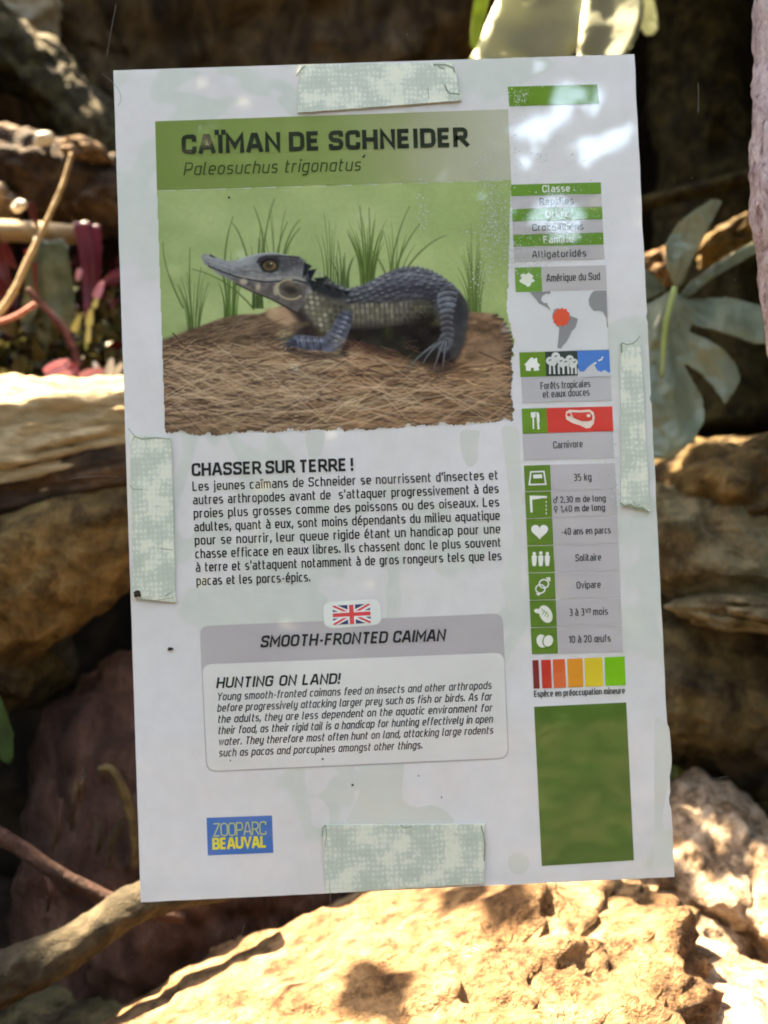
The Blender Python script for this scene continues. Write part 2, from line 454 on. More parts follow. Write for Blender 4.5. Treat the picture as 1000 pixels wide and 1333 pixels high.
leaf_cloud('overhead_shade_leaves', np.c_[x, y, z], .085, LEAFD, 5, tilt=(0, 0, 1.2), keep=keep_sun, kind='stuff',
           label='unseen leaf screen added over the enclosure, open only for the sun patches')

# unseen leaf screen added behind the camera, gaps shaping the sheet's sky reflections: (px, py, radius px)
GAPS = [((690, 172), 22, 17), ((715, 158), 26, 14), ((735, 150), 10, 10), ((672, 168), 10, 8), ((775, 190), 34, 16), ((800, 180), 18, 14), ((765, 205), 14, 12),
        ((720, 262), 22, 10), ((735, 290), 26, 24), ((708, 275), 12, 16), ((697, 290), 10, 10), ((682, 212), 7, 12), ((690, 205), 4, 9),
        ((570, 228), 5, 5), ((549, 215), 4, 4), ((668, 268), 6, 6), ((664, 285), 5, 5), ((750, 115), 30, 9), ((770, 140), 10, 10), ((735, 130), 24, 8),
        ((700, 88), 7, 10), ((630, 120), 4, 12), ((785, 125), 6, 7), ((590, 223), 4, 4), ((820, 165), 5, 12)]
HY = -3.2
MC = np.array([CAM[0], -CAM[1], CAM[2]])
def mirror_px(pts):
    """Photo pixel at which each point behind the visitor is mirrored in the sheet."""
    q = MC + (pts - MC) * ((0 - MC[1]) / (pts[:, 1] - MC[1]))[:, None]
    c = (q - CAM) @ WR
    return np.c_[500 + FPX * c[:, 0] / -c[:, 2], 666.5 - FPX * c[:, 1] / -c[:, 2]]
def keep_screen(pts):
    m = mirror_px(pts); ok = np.ones(len(pts), bool)
    for (gx, gy), rx, ry in GAPS:
        ok &= ((m[:, 0] - gx) / (rx + 4)) ** 2 + ((m[:, 1] - gy) / (ry + 4)) ** 2 > 1
    return ok
n = 105000
x = r0.uniform(-3.6, 3.6, n); z = r0.uniform(-.75, 2.15, n); y = HY + r0.uniform(-.25, .25, n)
top = 1.75 + .35 * np.sin(x * 2.1 + 1) * .5
k = z < top + .25 * r0.random(n)
leaf_cloud('mirror_screen_leaves', np.c_[x, y, z][k], .085, LEAFD, 6, tilt=(0, 1.4, 0), keep=keep_screen, kind='stuff',
           label='unseen leaf screen added behind the camera, gapped for the sky reflections')

# unseen leaf screen added over the path: thins the skylight reaching the sheet
n = 16000
x = r0.uniform(-3.9, 3.9, n); y = r0.uniform(-3.6, -.05, n); z = 2.25 + r0.uniform(-.2, .25, n) + .25 * np.sin(x * 2) - .10 * (y + 1.8)
leaf_cloud('path_shade_leaves', np.c_[x, y, z], .085, LEAFD, 8, tilt=(0, 0, 1.0), kind='stuff', label='unseen leaf screen added over the path to dim the sheet')

n = 26000  # leaf screens added unseen at both path ends to cut light from the sides
x = np.where(r0.random(n) < .5, -3.7, 3.7) + r0.uniform(-.2, .2, n)
leaf_cloud('side_shade_leaves', np.c_[x, r0.uniform(-3.4, -.1, n), r0.uniform(-.75, 2.4, n)], .1, LEAFD, 9, tilt=(1.2, 0, 0), kind='stuff', label='unseen leaf screens added at both ends of the path to cut side light')

# ------------------------------------------------------------------ the printed sheet
W_, H_ = 0.30, 0.30 * 1.5709
BOARD = board_mat()
EDGE = stripe_mat('card_edge', [(.6, .6, .6), (.75, .75, .74)], 60, bump=.1, dist=.001)
def make_board():
    V, F = [], []; per = []
    def edge(a, b, n, amp, seed):
        for i in range(n):
            t = i / n; p = np.array(a) * (1 - t) + np.array(b) * t
            d = np.array([-(b[1] - a[1]), b[0] - a[0]]); d /= np.hypot(*d)
            k = mn.noise(Vector((t * 26, seed, 0))) * amp
            if amp > .0002 and mn.noise(Vector((t * 60, seed + 4, 0))) > .42: k -= .0008
            per.append(p - d * k * (1 if i else 0))
    edge((-W_ / 2, -H_ / 2), (W_ / 2, -H_ / 2), 60, .00022, 1)
    edge((W_ / 2, -H_ / 2), (W_ / 2, H_ / 2), 160, .00045, 2)
    edge((W_ / 2, H_ / 2), (-W_ / 2, H_ / 2), 60, .00012, 3)
    edge((-W_ / 2, H_ / 2), (-W_ / 2, -H_ / 2), 90, .00016, 4)
    n = len(per)
    for y in (0.0, .0022):
        V += [(p[0], y, p[1]) for p in per]
    F.append(list(range(n))); F.append(list(range(2 * n - 1, n - 1, -1)))
    o = mesh_obj('information_sheet', V, F, BOARD)
    me = o.data; me.materials.append(EDGE)
    me.from_pydata
    import bmesh
    bm = bmesh.new(); bm.from_mesh(me); bm.verts.ensure_lookup_table()
    for i in range(n):
        j = (i + 1) % n
        f = bm.faces.new([bm.verts[i], bm.verts[i + n], bm.verts[j + n], bm.verts[j]]); f.material_index = 1
    bm.normal_update(); bm.to_mesh(me); bm.free()
    return tag(o, 'large white laminated zoo sheet about a caiman with printed text and photo, taped to glass', 'information sheet')
sheet = make_board()
L1, L2, L3, L4, L5 = -.00008, -.00018, -.00028, -.00038, -.00048

STAIN = ink(179, 186, 185)
def st(*z, k=3.125, ox=400, oy=940):
    pts = [(x / k + ox, y / k + oy) for x, y in z]
    pts = [tuple(q) for q in round_poly(pts, 9, True)]
    shape('damp_stain', pts, STAIN, sheet, L0)
L0 = -.00003
st((190, 60), (215, 290), (180, 360), (150, 412), (610, 412), (560, 355), (510, 335), (440, 350), (395, 330), (385, 290), (405, 60))
st(*[(q[0], q[1]) for q in ell(860, 575, 44, 46, 0, 14)])
st((680, 60), (772, 62), (750, 130), (762, 185), (722, 225), (690, 165), ox=380, oy=540)
st((850, 40), (925, 50), (940, 400), (930, 800), (880, 800), (850, 690), (905, 500), (880, 300), ox=380, oy=540)
st((50, 70), (140, 66), (120, 170), (70, 185), ox=380, oy=540)
st((0, 0), (60, 40), (72, 200), (30, 420), (60, 560), (0, 640), k=3.125, ox=852, oy=930)
DARK = ink(52, 56, 60); BLACK = ink(38, 40, 44); GREEN = ink(86, 124, 46, .06); GREY = ink(160, 160, 165); WHITE = ink(205, 214, 205)

def band_mat():
    m, nt, b = new_mat('header_print'); gloss(b)
    co = N(nt, 'ShaderNodeTexCoord'); sp = N(nt, 'ShaderNodeSeparateXYZ'); nt.links.new(co.outputs['Object'], sp.inputs[0])
    nz = N(nt, 'ShaderNodeTexNoise', Scale=18.0, Detail=4.0); nt.links.new(co.outputs['Object'], nz.inputs['Vector'])
    a = N(nt, 'ShaderNodeMath', operation='MULTIPLY_ADD'); a.inputs[1].default_value = .05; nt.links.new(nz.outputs[0], a.inputs[0]); nt.links.new(sp.outputs[0], a.inputs[2])
    mr = N(nt, 'ShaderNodeMapRange'); mr.inputs[1].default_value = -.13 + .025; mr.inputs[2].default_value = .085 + .025
    nt.links.new(a.outputs[0], mr.inputs[0])
    c = ramp(nt, mr.outputs[0], [(0, pc(98, 120, 66)), (.45, pc(112, 132, 78)), (.66, pc(128, 140, 100)), (.78, pc(148, 153, 132)), (1, pc(160, 165, 152))])
    nt.links.new(c, b.inputs['Base Color']); return m
band = quad('header_band', [(202, 158), (661.5, 142.2), (665.5, 234.4), (204.5, 248)], band_mat(), sheet, L1)
text_line('title_text', 'CAÏMAN DE SCHNEIDER', (237, 201), (610, 191), 26, ink(38, 45, 38), sheet, L3, stroke=.225, gap=.115, aspect=.95, wordgap=.34)
text_line('species_text', 'Paleosuchus trigonatus', (239, 228.5), (469, 222.5), 17, ink(50, 64, 38), sheet, L3, stroke=.105, slant=.2, gap=.2, single_a=True)
shape('stray_mark', [(471, 205), (474, 206), (476, 202), (475, 201)], BLACK, sheet, L3)

text_line('heading_text', 'CHASSER SUR TERRE !', (250, 620), (460, 613), 17, BLACK, sheet, L2, stroke=.2, gap=.11, aspect=.9)
FR = ["Les jeunes caïmans de Schneider se nourrissent d'insectes et", "autres arthropodes avant de  s'attaquer progressivement à des",
      "proies plus grosses comme des poissons ou des oiseaux. Les", "adultes, quant à eux, sont moins dépendants du milieu aquatique",
      "pour se nourrir, leur queue rigide étant un handicap pour une", "chasse efficace en eaux libres. Ils chassent donc le plus souvent",
      "à terre et s'attaquent notamment à de gros rongeurs tels que les", "pacas et les porcs-épics."]
for i, t in enumerate(FR):
    a = (251 + i * .75, 639.3 + 17.55 * i); b = (648.5 + i * .75, 624.3 + 17.5 * i)
    if i == 7: b = (404, 757)
    text_line('text_line', t, a, b, 12.3, BLACK, sheet, L2, stroke=.14, gap=.18, aspect=.97, wordgap=.5)

# English box
BOXG = ink(157, 156, 162)
box = quad('english_box', [(260, 815), (654.5, 798.5), (663, 988), (268.5, 1005.5)], BOXG, sheet, L1, [12, 12, 14, 14])
quad('box_inner', [(263.5, 865), (656, 849.5), (661.3, 986.3), (270, 1003.7)], ink(188, 192, 194), box, L2, [12, 12, 13, 13])
text_line('box_title', 'SMOOTH-FRONTED CAIMAN', (339, 843), (579, 834.3), 15.5, BLACK, box, L3, stroke=.19, slant=.18, gap=.11, aspect=.9)
text_line('box_heading', 'HUNTING ON LAND!', (281.5, 896), (442, 890.2), 14, BLACK, box, L3, stroke=.19, slant=.18, gap=.11, aspect=.9)
EN = ["Young smooth-fronted caimans feed on insects and other arthropods", "before progressively attacking larger prey such as fish or birds. As far",
      "the adults, they are less dependent on the aquatic environment for", "their food, as their rigid tail is a handicap for hunting effectively in open",
      "water. They therefore most often hunt on land, attacking large rodents", "such as pacas and porcupines amongst other things."]
for i, t in enumerate(EN):
    a = (282.5 + i * .5, 912 + 14.6 * i); b = (639.5 + i * .5, 896.8 + 14.6 * i)
    if i == 5: b = (549.5, 974.5)
    text_line('text_line', t, a, b, 10.2, ink(52, 54, 60), box, L3, stroke=.14, slant=.2, gap=.17, aspect=.95, wordgap=.45, single_a=True)
pill = quad('flag_badge', [(419, 783), (495.5, 778), (498, 813.5), (422, 819.5)], ink(176, 181, 184), sheet, L2, 12)
quad('badge_face', [(420, 784), (494.6, 779), (497, 812.6), (423, 818.4)], ink(193, 202, 203), pill, L3, 11.5)
flag = quad('flag', [(433, 788.5), (481.5, 785.8), (483, 810.8), (434, 813.5)], ink(52, 62, 95), pill, L4)
def fl(u, v):
    a = np.array([433, 788.5]); b = np.array([481.5, 785.8]); c = np.array([434, 813.5]); d = np.array([483, 810.8])
    return (a * (1 - u) + b * u) * (1 - v) + (c * (1 - u) + d * u) * v
def band_(name, pts, m, y): shape(name, [tuple(fl(*q)) for q in pts], m, flag, y)
wh = ink(205, 208, 212); rd = ink(196, 68, 72)
band_('white_saltire', [(0, 0), (.13, 0), (1, .8), (1, 1), (.87, 1), (0, .2)], wh, L4 - .00004)
band_('white_saltire', [(1, 0), (1, .2), (.13, 1), (0, 1), (0, .8), (.87, 0)], wh, L4 - .00005)
band_('red_saltire', [(0, 0), (.06, 0), (1, .92), (1, 1), (.96, 1), (0, .06)], rd, L4 - .00007)
band_('red_saltire', [(1, 0), (1, .06), (.06, 1), (0, 1), (0, .94), (.94, 0)], rd, L4 - .00008)
band_('white_cross', [(.4, 0), (.6, 0), (.6, .33), (1, .33), (1, .67), (.6, .67), (.6, 1), (.4, 1), (.4, .67), (0, .67), (0, .33), (.4, .33)], wh, L4 - .0001)
band_('red_cross', [(.44, 0), (.56, 0), (.56, .4), (1, .4), (1, .6), (.56, .6), (.56, 1), (.44, 1), (.44, .6), (0, .6), (0, .4), (.44, .4)], rd, L4 - .00012)

# blue logo box
logo = quad('zoo_logo', [(269, 1064.5), (354.3, 1061.5), (356, 1110), (270.6, 1113.5)], ink(44, 98, 165), sheet, L1)
text_line('logo_text', 'ZOOPARC', (278, 1089), (347, 1086.3), 17, ink(165, 178, 110), logo, L2, stroke=.085, gap=.06)
text_line('logo_text', 'BEAUVAL', (277, 1106), (347.5, 1103.2), 15, ink(208, 190, 62), logo, L2, stroke=.2, gap=.08)

# ---- side column
SIDEW = (668.0, 240.0)
quad('green_label', [(661, 113), (777.5, 110), (780, 135), (663, 138.5)], GREEN, sheet, L2)
def xl(y): return 665 + (y - 240) * .0445            # left edge of the column
def xr(y): return 782 + (y - 238) * .0475            # right edge
def row(name, y0, y1, m, x0=None, x1=None, parent=None, z=L2, sl=-.026):
    a = xl(y0) if x0 is None else x0; b = xr(y0) if x1 is None else x1
    dx = (y1 - y0) * .046; w0 = b - a
    return quad(name, [(a, y0), (b, y0 + w0 * sl), (b + dx, y1 + w0 * sl), (a + dx, y1)], m, parent or sheet, z)
ys = [240.5, 256, 272.5, 289, 306, 322, 341]
names = ['Classe', 'Reptiles', 'Ordre', 'Crocodiliens', 'Famille', 'Alligatoridés']
for i in range(6):
    gr = i % 2 == 0
    o = row('taxonomy_row', ys[i], ys[i + 1] - .6, ink(84, 128, 52) if gr else GREY)
    yb = ys[i + 1] - 4.6
    text_line('row_text', names[i], (xl(yb) + 12, yb), (xr(yb) - 12, yb - 2.6), 9.5, WHITE if gr else DARK, o, L3, stroke=.15, gap=.18, justify=False, center=True, aspect=.9)
mp_ = quad('range_map', [(669.5, 351), (787.5, 348), (792, 455), (674.5, 458.5)], ink(184, 190, 195), sheet, L2)
gi = row('map_icon_box', 348.5, 380.5, ink(92, 138, 62), x0=670, x1=704.5, z=L3)
shape('globe_icon', [(686 + (8.6 + 1.8 * math.sin(7 * a)) * math.cos(a), 364 + (8.2 + 1.6 * math.sin(5 * a + 1)) * math.sin(a)) for a in np.linspace(0, 6.283, 44, endpoint=False)], ink(196, 206, 196), gi, L4)
hd = row('map_heading', 347.5, 379.5, ink(164, 164, 168), x0=704.5, x1=788.5, z=L3)
text_line('row_text', 'Amérique du Sud', (711.5, 367), (781, 364.5), 10, DARK, hd, L4, stroke=.13, gap=.18)
CONT = ink(124, 128, 132)
def zz(x, y): return (x / 4.935 + 650, y / 4.935 + 330)
shape('continent', [zz(*q) for q in [(195, 250), (330, 243), (325, 262), (300, 258), (275, 275), (268, 300), (285, 318), (305, 318), (322, 350), (330, 372), (310, 350), (285, 335), (255, 322), (235, 295)]], CONT, mp_, L3 - .00005)
shape('continent', [zz(*q) for q in [(350, 360), (375, 352), (440, 372), (455, 400), (505, 420), (490, 475), (465, 500), (452, 530), (430, 570), (410, 590), (395, 612), (372, 606), (380, 540), (385, 480), (350, 440), (340, 400)]], CONT, mp_, L3 - .00006)
shape('continent', [zz(*q) for q in [(610, 240), (688, 238), (697, 480), (690, 470), (688, 420), (665, 375), (640, 368), (605, 368), (578, 335), (573, 295), (590, 258)]], CONT, mp_, L3 - .00005)
shape('range_patch', [zz(*((np.array(q) - 400) * .72 + (np.array(q) - [400, 410]) / max(np.hypot(q[0] - 400, q[1] - 410), 1) * 15 + [400, 410] - (np.array([400, 410]) - 400) * .72)) for q in [(348, 388), (362, 372), (368, 356), (388, 360), (402, 346), (414, 358), (432, 352), (436, 374), (454, 382), (444, 402), (456, 424), (440, 436), (444, 458), (420, 460), (408, 472), (388, 462), (368, 474), (362, 452), (344, 446), (350, 428), (336, 412), (348, 404)]], ink(205, 82, 62), mp_, L3 - .00012)
hb = row('habitat_row', 491, 524.5, ink(160, 162, 168), x0=678.5, x1=795)
text_line('row_text', 'Forêts tropicales', (704, 507), (768.5, 504), 9.5, DARK, hb, L3, stroke=.13, gap=.18)
text_line('row_text', 'et eaux douces', (707, 518), (767.5, 515), 9.5, DARK, hb, L3, stroke=.13, gap=.18)
g1 = row('habitat_icon_box', 459, 491, GREEN, x0=676, x1=709.5, z=L3)
shape('house_icon', [zz(*q) for q in [(160, 715), (175, 700), (185, 688), (200, 672), (213, 668), (225, 680), (232, 672), (243, 672), (244, 698), (262, 718), (252, 728), (256, 752), (222, 755), (221, 735), (203, 735), (202, 755), (172, 753), (170, 720)]], WHITE, g1, L4)
g2 = row('forest_icon_box', 458, 490, ink(52, 62, 62), x0=709.5, x1=751.5, z=L3)
V, F = [], []
for (cx, cy, r) in [(325, 690, 26), (362, 662, 28), (395, 690, 26), (345, 700, 24), (425, 700, 24), (452, 680, 26), (480, 700, 24), (405, 712, 22), (470, 716, 22)]:
    b0 = len(V); e = ell(*zz(cx, cy), r / 4.935, r / 4.935, n=14); y = L4 - .00001 * len(F)
    V += [(S(*q)[0], y, S(*q)[1]) for q in e]; F.append(range(b0, b0 + 14))
mesh_obj('tree_icon', V, F, ink(182, 190, 190), g2)
lines('tree_icon_trunks', [([zz(x, 715), zz(x + d, 775)], False) for x, d in ((325, 0), (350, 4), (380, 3), (410, 2), (440, 4), (465, 2), (490, 2))], 2.4, ink(182, 190, 190), g2, L4 - .00012)
lines('leaf_veins', [([zz(x - 8, y), zz(x + 8, y - 8)], False) for x, y in ((325, 690), (362, 665), (395, 695), (425, 700), (455, 682), (482, 702))], 1.4, ink(60, 70, 70), g2, L4 - .0002)
g3 = row('water_icon_box', 456.8, 488.8, ink(58, 112, 182), x0=751.5, x1=793, z=L3)
shape('wave_icon', [zz(*q) for q in [(502, 735), (520, 760), (545, 758), (570, 730), (600, 706), (618, 700), (612, 722), (630, 752), (655, 762), (675, 748), (700, 765), (712, 768), (712, 790), (504, 795)]], ink(168, 174, 180), g3, L4)
lines('wave_spray', [([zz(610, 708), zz(622, 702)], False), ([zz(635, 690), zz(660, 680)], False), ([zz(655, 672), zz(668, 668)], False)], 1.8, WHITE, g3, L4 - .0001)
dr = row('diet_row', 565, 599, ink(160, 160, 166), x0=680.5, x1=798)
text_line('row_text', 'Carnivore', (720.5, 584), (758.5, 582.3), 9.5, DARK, dr, L3, stroke=.13, gap=.18)
g4 = row('diet_icon_box', 532, 564.5, GREEN, x0=679, x1=711.5, z=L3)
lines('fork_icon', [([zz(207, 1020), zz(208, 1052)], False), ([zz(228, 1018), zz(228, 1050)], False), ([zz(217, 1020), zz(219, 1128)], False), ([zz(205, 1050), zz(230, 1048)], False)], 1.9, WHITE, g4, L4)
lines('knife_icon', [([zz(244, 1020), zz(252, 1130)], False), ([zz(250, 1030), zz(253, 1085)], False)], 2.6, WHITE, g4, L4)
g5 = row('meat_icon_box', 531.2, 563.5, ink(190, 62, 58), x0=711.5, x1=797, z=L3)
shape('steak_icon', [zz(*q) for q in [(425, 1040), (430, 1015), (450, 1005), (520, 1008), (580, 1004), (605, 1020), (613, 1055), (605, 1095), (585, 1120), (560, 1125), (520, 1105), (470, 1090), (430, 1065)]], ink(205, 186, 178), g5, L4)
shape('steak_cut', [zz(*q) for q in [(462, 1020), (520, 1022), (580, 1018), (598, 1040), (596, 1070), (570, 1078), (530, 1078), (480, 1058), (470, 1045)]], ink(190, 62, 58), g5, L4 - .0001)
shape('steak_bone', ell(*zz(573, 1042), 2.6, 2.2, n=12), ink(205, 186, 178), g5, L4 - .0002)
shape('steak_bone', ell(*zz(446, 1036), 2.6, 2.2, n=12), ink(190, 62, 58), g5, L4 - .0002)

rb = [606, 640.5, 675.5, 711, 746.5, 782, 817.5, 852.5]
facts = ['35 kg', None, '-40 ans en parcs', 'Solitaire', 'Ovipare', '3 à 3     mois', '10 à 20 œufs']
for i in range(7):
    y0, y1 = rb[i], rb[i + 1] - 1.1
    x0 = 682 + (y0 - 606) * .042
    fr = row('fact_row', y0 - 1, y1 - 1, ink(161, 160, 166), x0=x0 + 34.5, x1=x0 + 118.5)
    ic = row('fact_icon_box', y0, y1, ink(82, 116, 48, .04), x0=x0, x1=x0 + 34, parent=fr, z=L2 - .00003)
    cx, cy = x0 + 17.5, (y0 + y1) / 2 - .3
    yb = cy + 3; xc = x0 + 77
    if i == 0:
        lines('scale_icon', [([(cx - 8.5, cy - 8), (cx + 8.5, cy - 8.6), (cx + 11, cy + 8), (cx - 10.5, cy + 8.5)], True)], 1.9, WHITE, ic, L4)
        shape('scale_dial', [(cx - 5.5, cy - 4.5), (cx + 6, cy - 5), (cx + 6.3, cy), (cx - 5.3, cy + .5)], WHITE, ic, L4)
        text_line('row_text', '35 kg', (xc - 12, yb + 1), (xc + 11, yb), 9.5, DARK, fr, L3, stroke=.14, gap=.18)
    elif i == 1:
        lines('measure_icon', [([(cx - 9, cy + 10), (cx - 10, cy - 10.5), (cx + 11, cy - 10)], False), ([(cx - 9, cy - 8), (cx + 3, cy - 9.5)], False)], 3, WHITE, ic, L4)
        lines('measure_icon_dashes', [([(cx + 10, cy - 5 + k * 5), (cx + 10.1, cy - 2.5 + k * 5)], False) for k in range(4)], 1.2, WHITE, ic, L4)
        text_line('row_text', '♂ 2,30 m de long', (x0 + 37, yb - 5), (x0 + 105, yb - 7.5), 8.6, DARK, fr, L3, stroke=.15, gap=.16)
        text_line('row_text', '♀ 1,40 m de long', (x0 + 38, yb + 7), (x0 + 104, yb + 4.5), 8.6, DARK, fr, L3, stroke=.15, gap=.16)
    elif i == 2:
        t = np.linspace(0, 2 * math.pi, 40, endpoint=False)
        shape('heart_icon', [(cx + 11 * math.sin(a) ** 3, cy - 1 - .68 * (13 * math.cos(a) - 5 * math.cos(2 * a) - 2 * math.cos(3 * a) - math.cos(4 * a))) for a in t], WHITE, ic, L4)
        text_line('row_text', '-40 ans en parcs', (xc - 31, yb + 1.3), (xc + 33, yb - 1), 9.3, DARK, fr, L3, stroke=.14, gap=.17)
    elif i == 3:
        for k, d in enumerate((-8.5, 0, 8.5)):
            c_ = ell(cx + d, cy - 8 + abs(k - 1) * .8, 2.2, 2.4, n=12)
            pf = shape('person_icon', [(cx + d - 3.4, cy - 4), (cx + d - 2, cy - 5.2), (cx + d + 2, cy - 5.2), (cx + d + 3.4, cy - 4), (cx + d + 3, cy + 3), (cx + d + 2, cy + 9), (cx + d - 2, cy + 9), (cx + d - 3, cy + 3)], WHITE, ic, L4)
            shape('person_icon_head', c_, WHITE, ic, L4 - .00004)
        text_line('row_text', 'Solitaire', (xc - 14, yb), (xc + 19, yb - 1.2), 9.3, DARK, fr, L3, stroke=.14, gap=.17)
    elif i == 4:
        lines('gender_icon', [(ell(cx + 2.6, cy - 3.5, 6, 5.5), True), (ell(cx - 2, cy + 3.2, 6, 5.5), True), ([(cx + 6, cy - 7), (cx + 10, cy - 11)], False), ([(cx + 5.5, cy - 11), (cx + 10, cy - 11), (cx + 10, cy - 6.5)], False), ([(cx - 4, cy + 8), (cx - 5, cy + 12)], False), ([(cx - 7.5, cy + 9.5), (cx - 2, cy + 10.5)], False)], 1.7, WHITE, ic, L4)
        text_line('row_text', 'Ovipare', (xc - 14, yb), (xc + 17, yb - 1.2), 9.3, DARK, fr, L3, stroke=.14, gap=.17)
    elif i == 5:
        shape('hatching_icon', ell(cx + 3.5, cy + .5, 8, 12, -.45), WHITE, ic, L4)
        shape('hatching_icon_head', ell(cx - 7, cy - 3.5, 4.8, 3, .2, 14), WHITE, ic, L4 - .00005)
        lines('egg_pattern', [([(cx - 2 + k * 3, cy - 7 + k * 2), (cx + 1 + k * 3, cy - 2 + k * 2), (cx - 1 + k * 3, cy + 1 + k * 2)], False) for k in range(3)], 1.1, ink(120, 155, 110), ic, L4 - .0001)
        text_line('row_text', '3 à 3', (xc - 25, yb), (xc - 6, yb - .7), 9.5, DARK, fr, L3, stroke=.14, gap=.18)
        text_line('row_text', '1/2', (xc - 4.5, yb - 4.3), (xc + 3, yb - 4.6), 5.4, DARK, fr, L3, stroke=.17, gap=.1)
        text_line('row_text', 'mois', (xc + 6, yb - 1), (xc + 25, yb - 1.7), 9.5, DARK, fr, L3, stroke=.14, gap=.18)
    else:
        shape('egg_icon', ell(cx - 3, cy + .3, 6.8, 8.8, -.3), WHITE, ic, L4)
        lines('egg_outline', [(ell(cx + 5, cy, 6.6, 8, .35), True)], 1.4, ink(92, 128, 48), ic, L4 - .00005)
        shape('egg_icon', ell(cx + 5.3, cy, 6, 7.4, .35), WHITE, ic, L4 - .00013)
        text_line('row_text', '10 à 20 œufs', (xc - 27, yb), (xc + 27, yb - 2), 9.5, DARK, fr, L3, stroke=.14, gap=.17)
bar = [((693, 701), (118, 46, 46)), ((704.3, 717), (180, 54, 46)), ((719.5, 735.3), (200, 90, 52)), ((738.3, 758.2), (208, 132, 50)), ((760.6, 784), (190, 172, 55)), ((786.8, 813), (98, 165, 38))]
for (a, b), c in bar:
    y0 = 859.5 - (a - 693) * .042; y1 = 896.5 - (a - 693) * .038
    quad('status_bar', [(a, y0), (b, y0 - (b - a) * .042), (b + 1.6, y1 - (b - a) * .038), (a + 1.6, y1)], ink(*c, .06), sheet, L2)
text_line('status_text', 'Espèce en préoccupation mineure', (695.5, 907.5), (813.5, 902.8), 8.3, DARK, sheet, L2, stroke=.16, gap=.16)
quad('green_panel', [(695.3, 920), (815.3, 914.3), (825.3, 1119.8), (705.3, 1127.3)], ink(68, 96, 42, .14), sheet, L1)

# ------------------------------------------------------------------ the printed photograph (painted as colours on a fine mesh)
X0, Y0, X1, Y1 = 198, 234, 680, 572
Q = 2                                               # canvas samples per photo pixel
cw, chh = (X1 - X0) * Q, (Y1 - Y0) * Q
img = np.zeros((chh, cw, 3)); alpha = np.zeros((chh, cw))
gy, gx = np.mgrid[0:chh, 0:cw]; gx = gx / Q + X0; gy = gy / Q + Y0
prng = np.random.default_rng(11)
def vnoise(sx, sy, seed):
    r = np.random.default_rng(seed); nx, ny = int((X1 - X0) / sx) + 3, int((Y1 - Y0) / sy) + 3
    gr = r.random((ny, nx)); u = (gx - X0) / sx; v = (gy - Y0) / sy
    i, j = u.astype(int), v.astype(int); fu, fv = u - i, v - j
    fu = fu * fu * (3 - 2 * fu); fv = fv * fv * (3 - 2 * fv)
    return (gr[j, i] * (1 - fu) + gr[j, i + 1] * fu) * (1 - fv) + (gr[j + 1, i] * (1 - fu) + gr[j + 1, i + 1] * fu) * fv
def box_of(x0, y0, x1, y1):
    a = max(int((x0 - X0) * Q) - 2, 0); b = min(int((x1 - X0) * Q) + 3, cw); c = max(int((y0 - Y0) * Q) - 2, 0); d = min(int((y1 - Y0) * Q) + 3, chh)
    return a, b, c, d
def blend(sl, m, col):
    col = np.asarray(col, float)
    img[sl] = img[sl] * (1 - m[..., None]) + col * m[..., None]
def sdist(pts, sl):
    x = gx[sl]; y = gy[sl]; ins = np.zeros(x.shape, bool); d2 = np.full(x.shape, 1e9)
    n = len(pts)
    for i in range(n):
        ax, ay = pts[i]; bx, by = pts[(i + 1) % n]
        c = (ay > y) != (by > y)
        xi = (bx - ax) * (y - ay) / ((by - ay) if by != ay else 1e-9) + ax
        ins ^= c & (x < xi)
        t = np.clip(((x - ax) * (bx - ax) + (y - ay) * (by - ay)) / max((bx - ax) ** 2 + (by - ay) ** 2, 1e-9), 0, 1)
        d2 = np.minimum(d2, (x - ax - t * (bx - ax)) ** 2 + (y - ay - t * (by - ay)) ** 2)
    return np.where(ins, 1, -1) * np.sqrt(d2)
def poly(pts, col, soft=.7, a=1.0, tex=None):
    xs = [p[0] for p in pts]; ys_ = [p[1] for p in pts]
    A, B, C, D = box_of(min(xs) - soft, min(ys_) - soft, max(xs) + soft, max(ys_) + soft)
    if B <= A or D <= C: return None, None
    sl = (slice(C, D), slice(A, B)); d = sdist(pts, sl)
    m = np.clip(d / soft * .5 + .5, 0, 1) * a
    c = np.asarray(col, float)
    if tex is not None: c = c * tex[sl][..., None]
    blend(sl, m, c)
    return sl, d
def stroke(pts, w0, w1, col, a=1.0, soft=.6):
    xs = [p[0] for p in pts]; ys_ = [p[1] for p in pts]; W = max(w0, w1) + soft
    A, B, C, D = box_of(min(xs) - W, min(ys_) - W, max(xs) + W, max(ys_) + W)
    if B <= A or D <= C: return
    sl = (slice(C, D), slice(A, B)); x = gx[sl]; y = gy[sl]; best = np.full(x.shape, -1e9); n = len(pts) - 1
    for i in range(n):
        ax, ay = pts[i]; bx, by = pts[i + 1]
        t = np.clip(((x - ax) * (bx - ax) + (y - ay) * (by - ay)) / max((bx - ax) ** 2 + (by - ay) ** 2, 1e-9), 0, 1)
        d = np.hypot(x - ax - t * (bx - ax), y - ay - t * (by - ay)); ww = (w0 + (w1 - w0) * (i + t) / n) / 2
        best = np.maximum(best, ww - d)
    blend(sl, np.clip(best / soft + .5, 0, 1) * a, col)
def curve(p0, p1, p2, n=8):
    t = np.linspace(0, 1, n)[:, None]; p0, p1, p2 = map(np.array, (p0, p1, p2))
    return [tuple(q) for q in (1 - t) ** 2 * p0 + 2 * t * (1 - t) * p1 + t * t * p2]

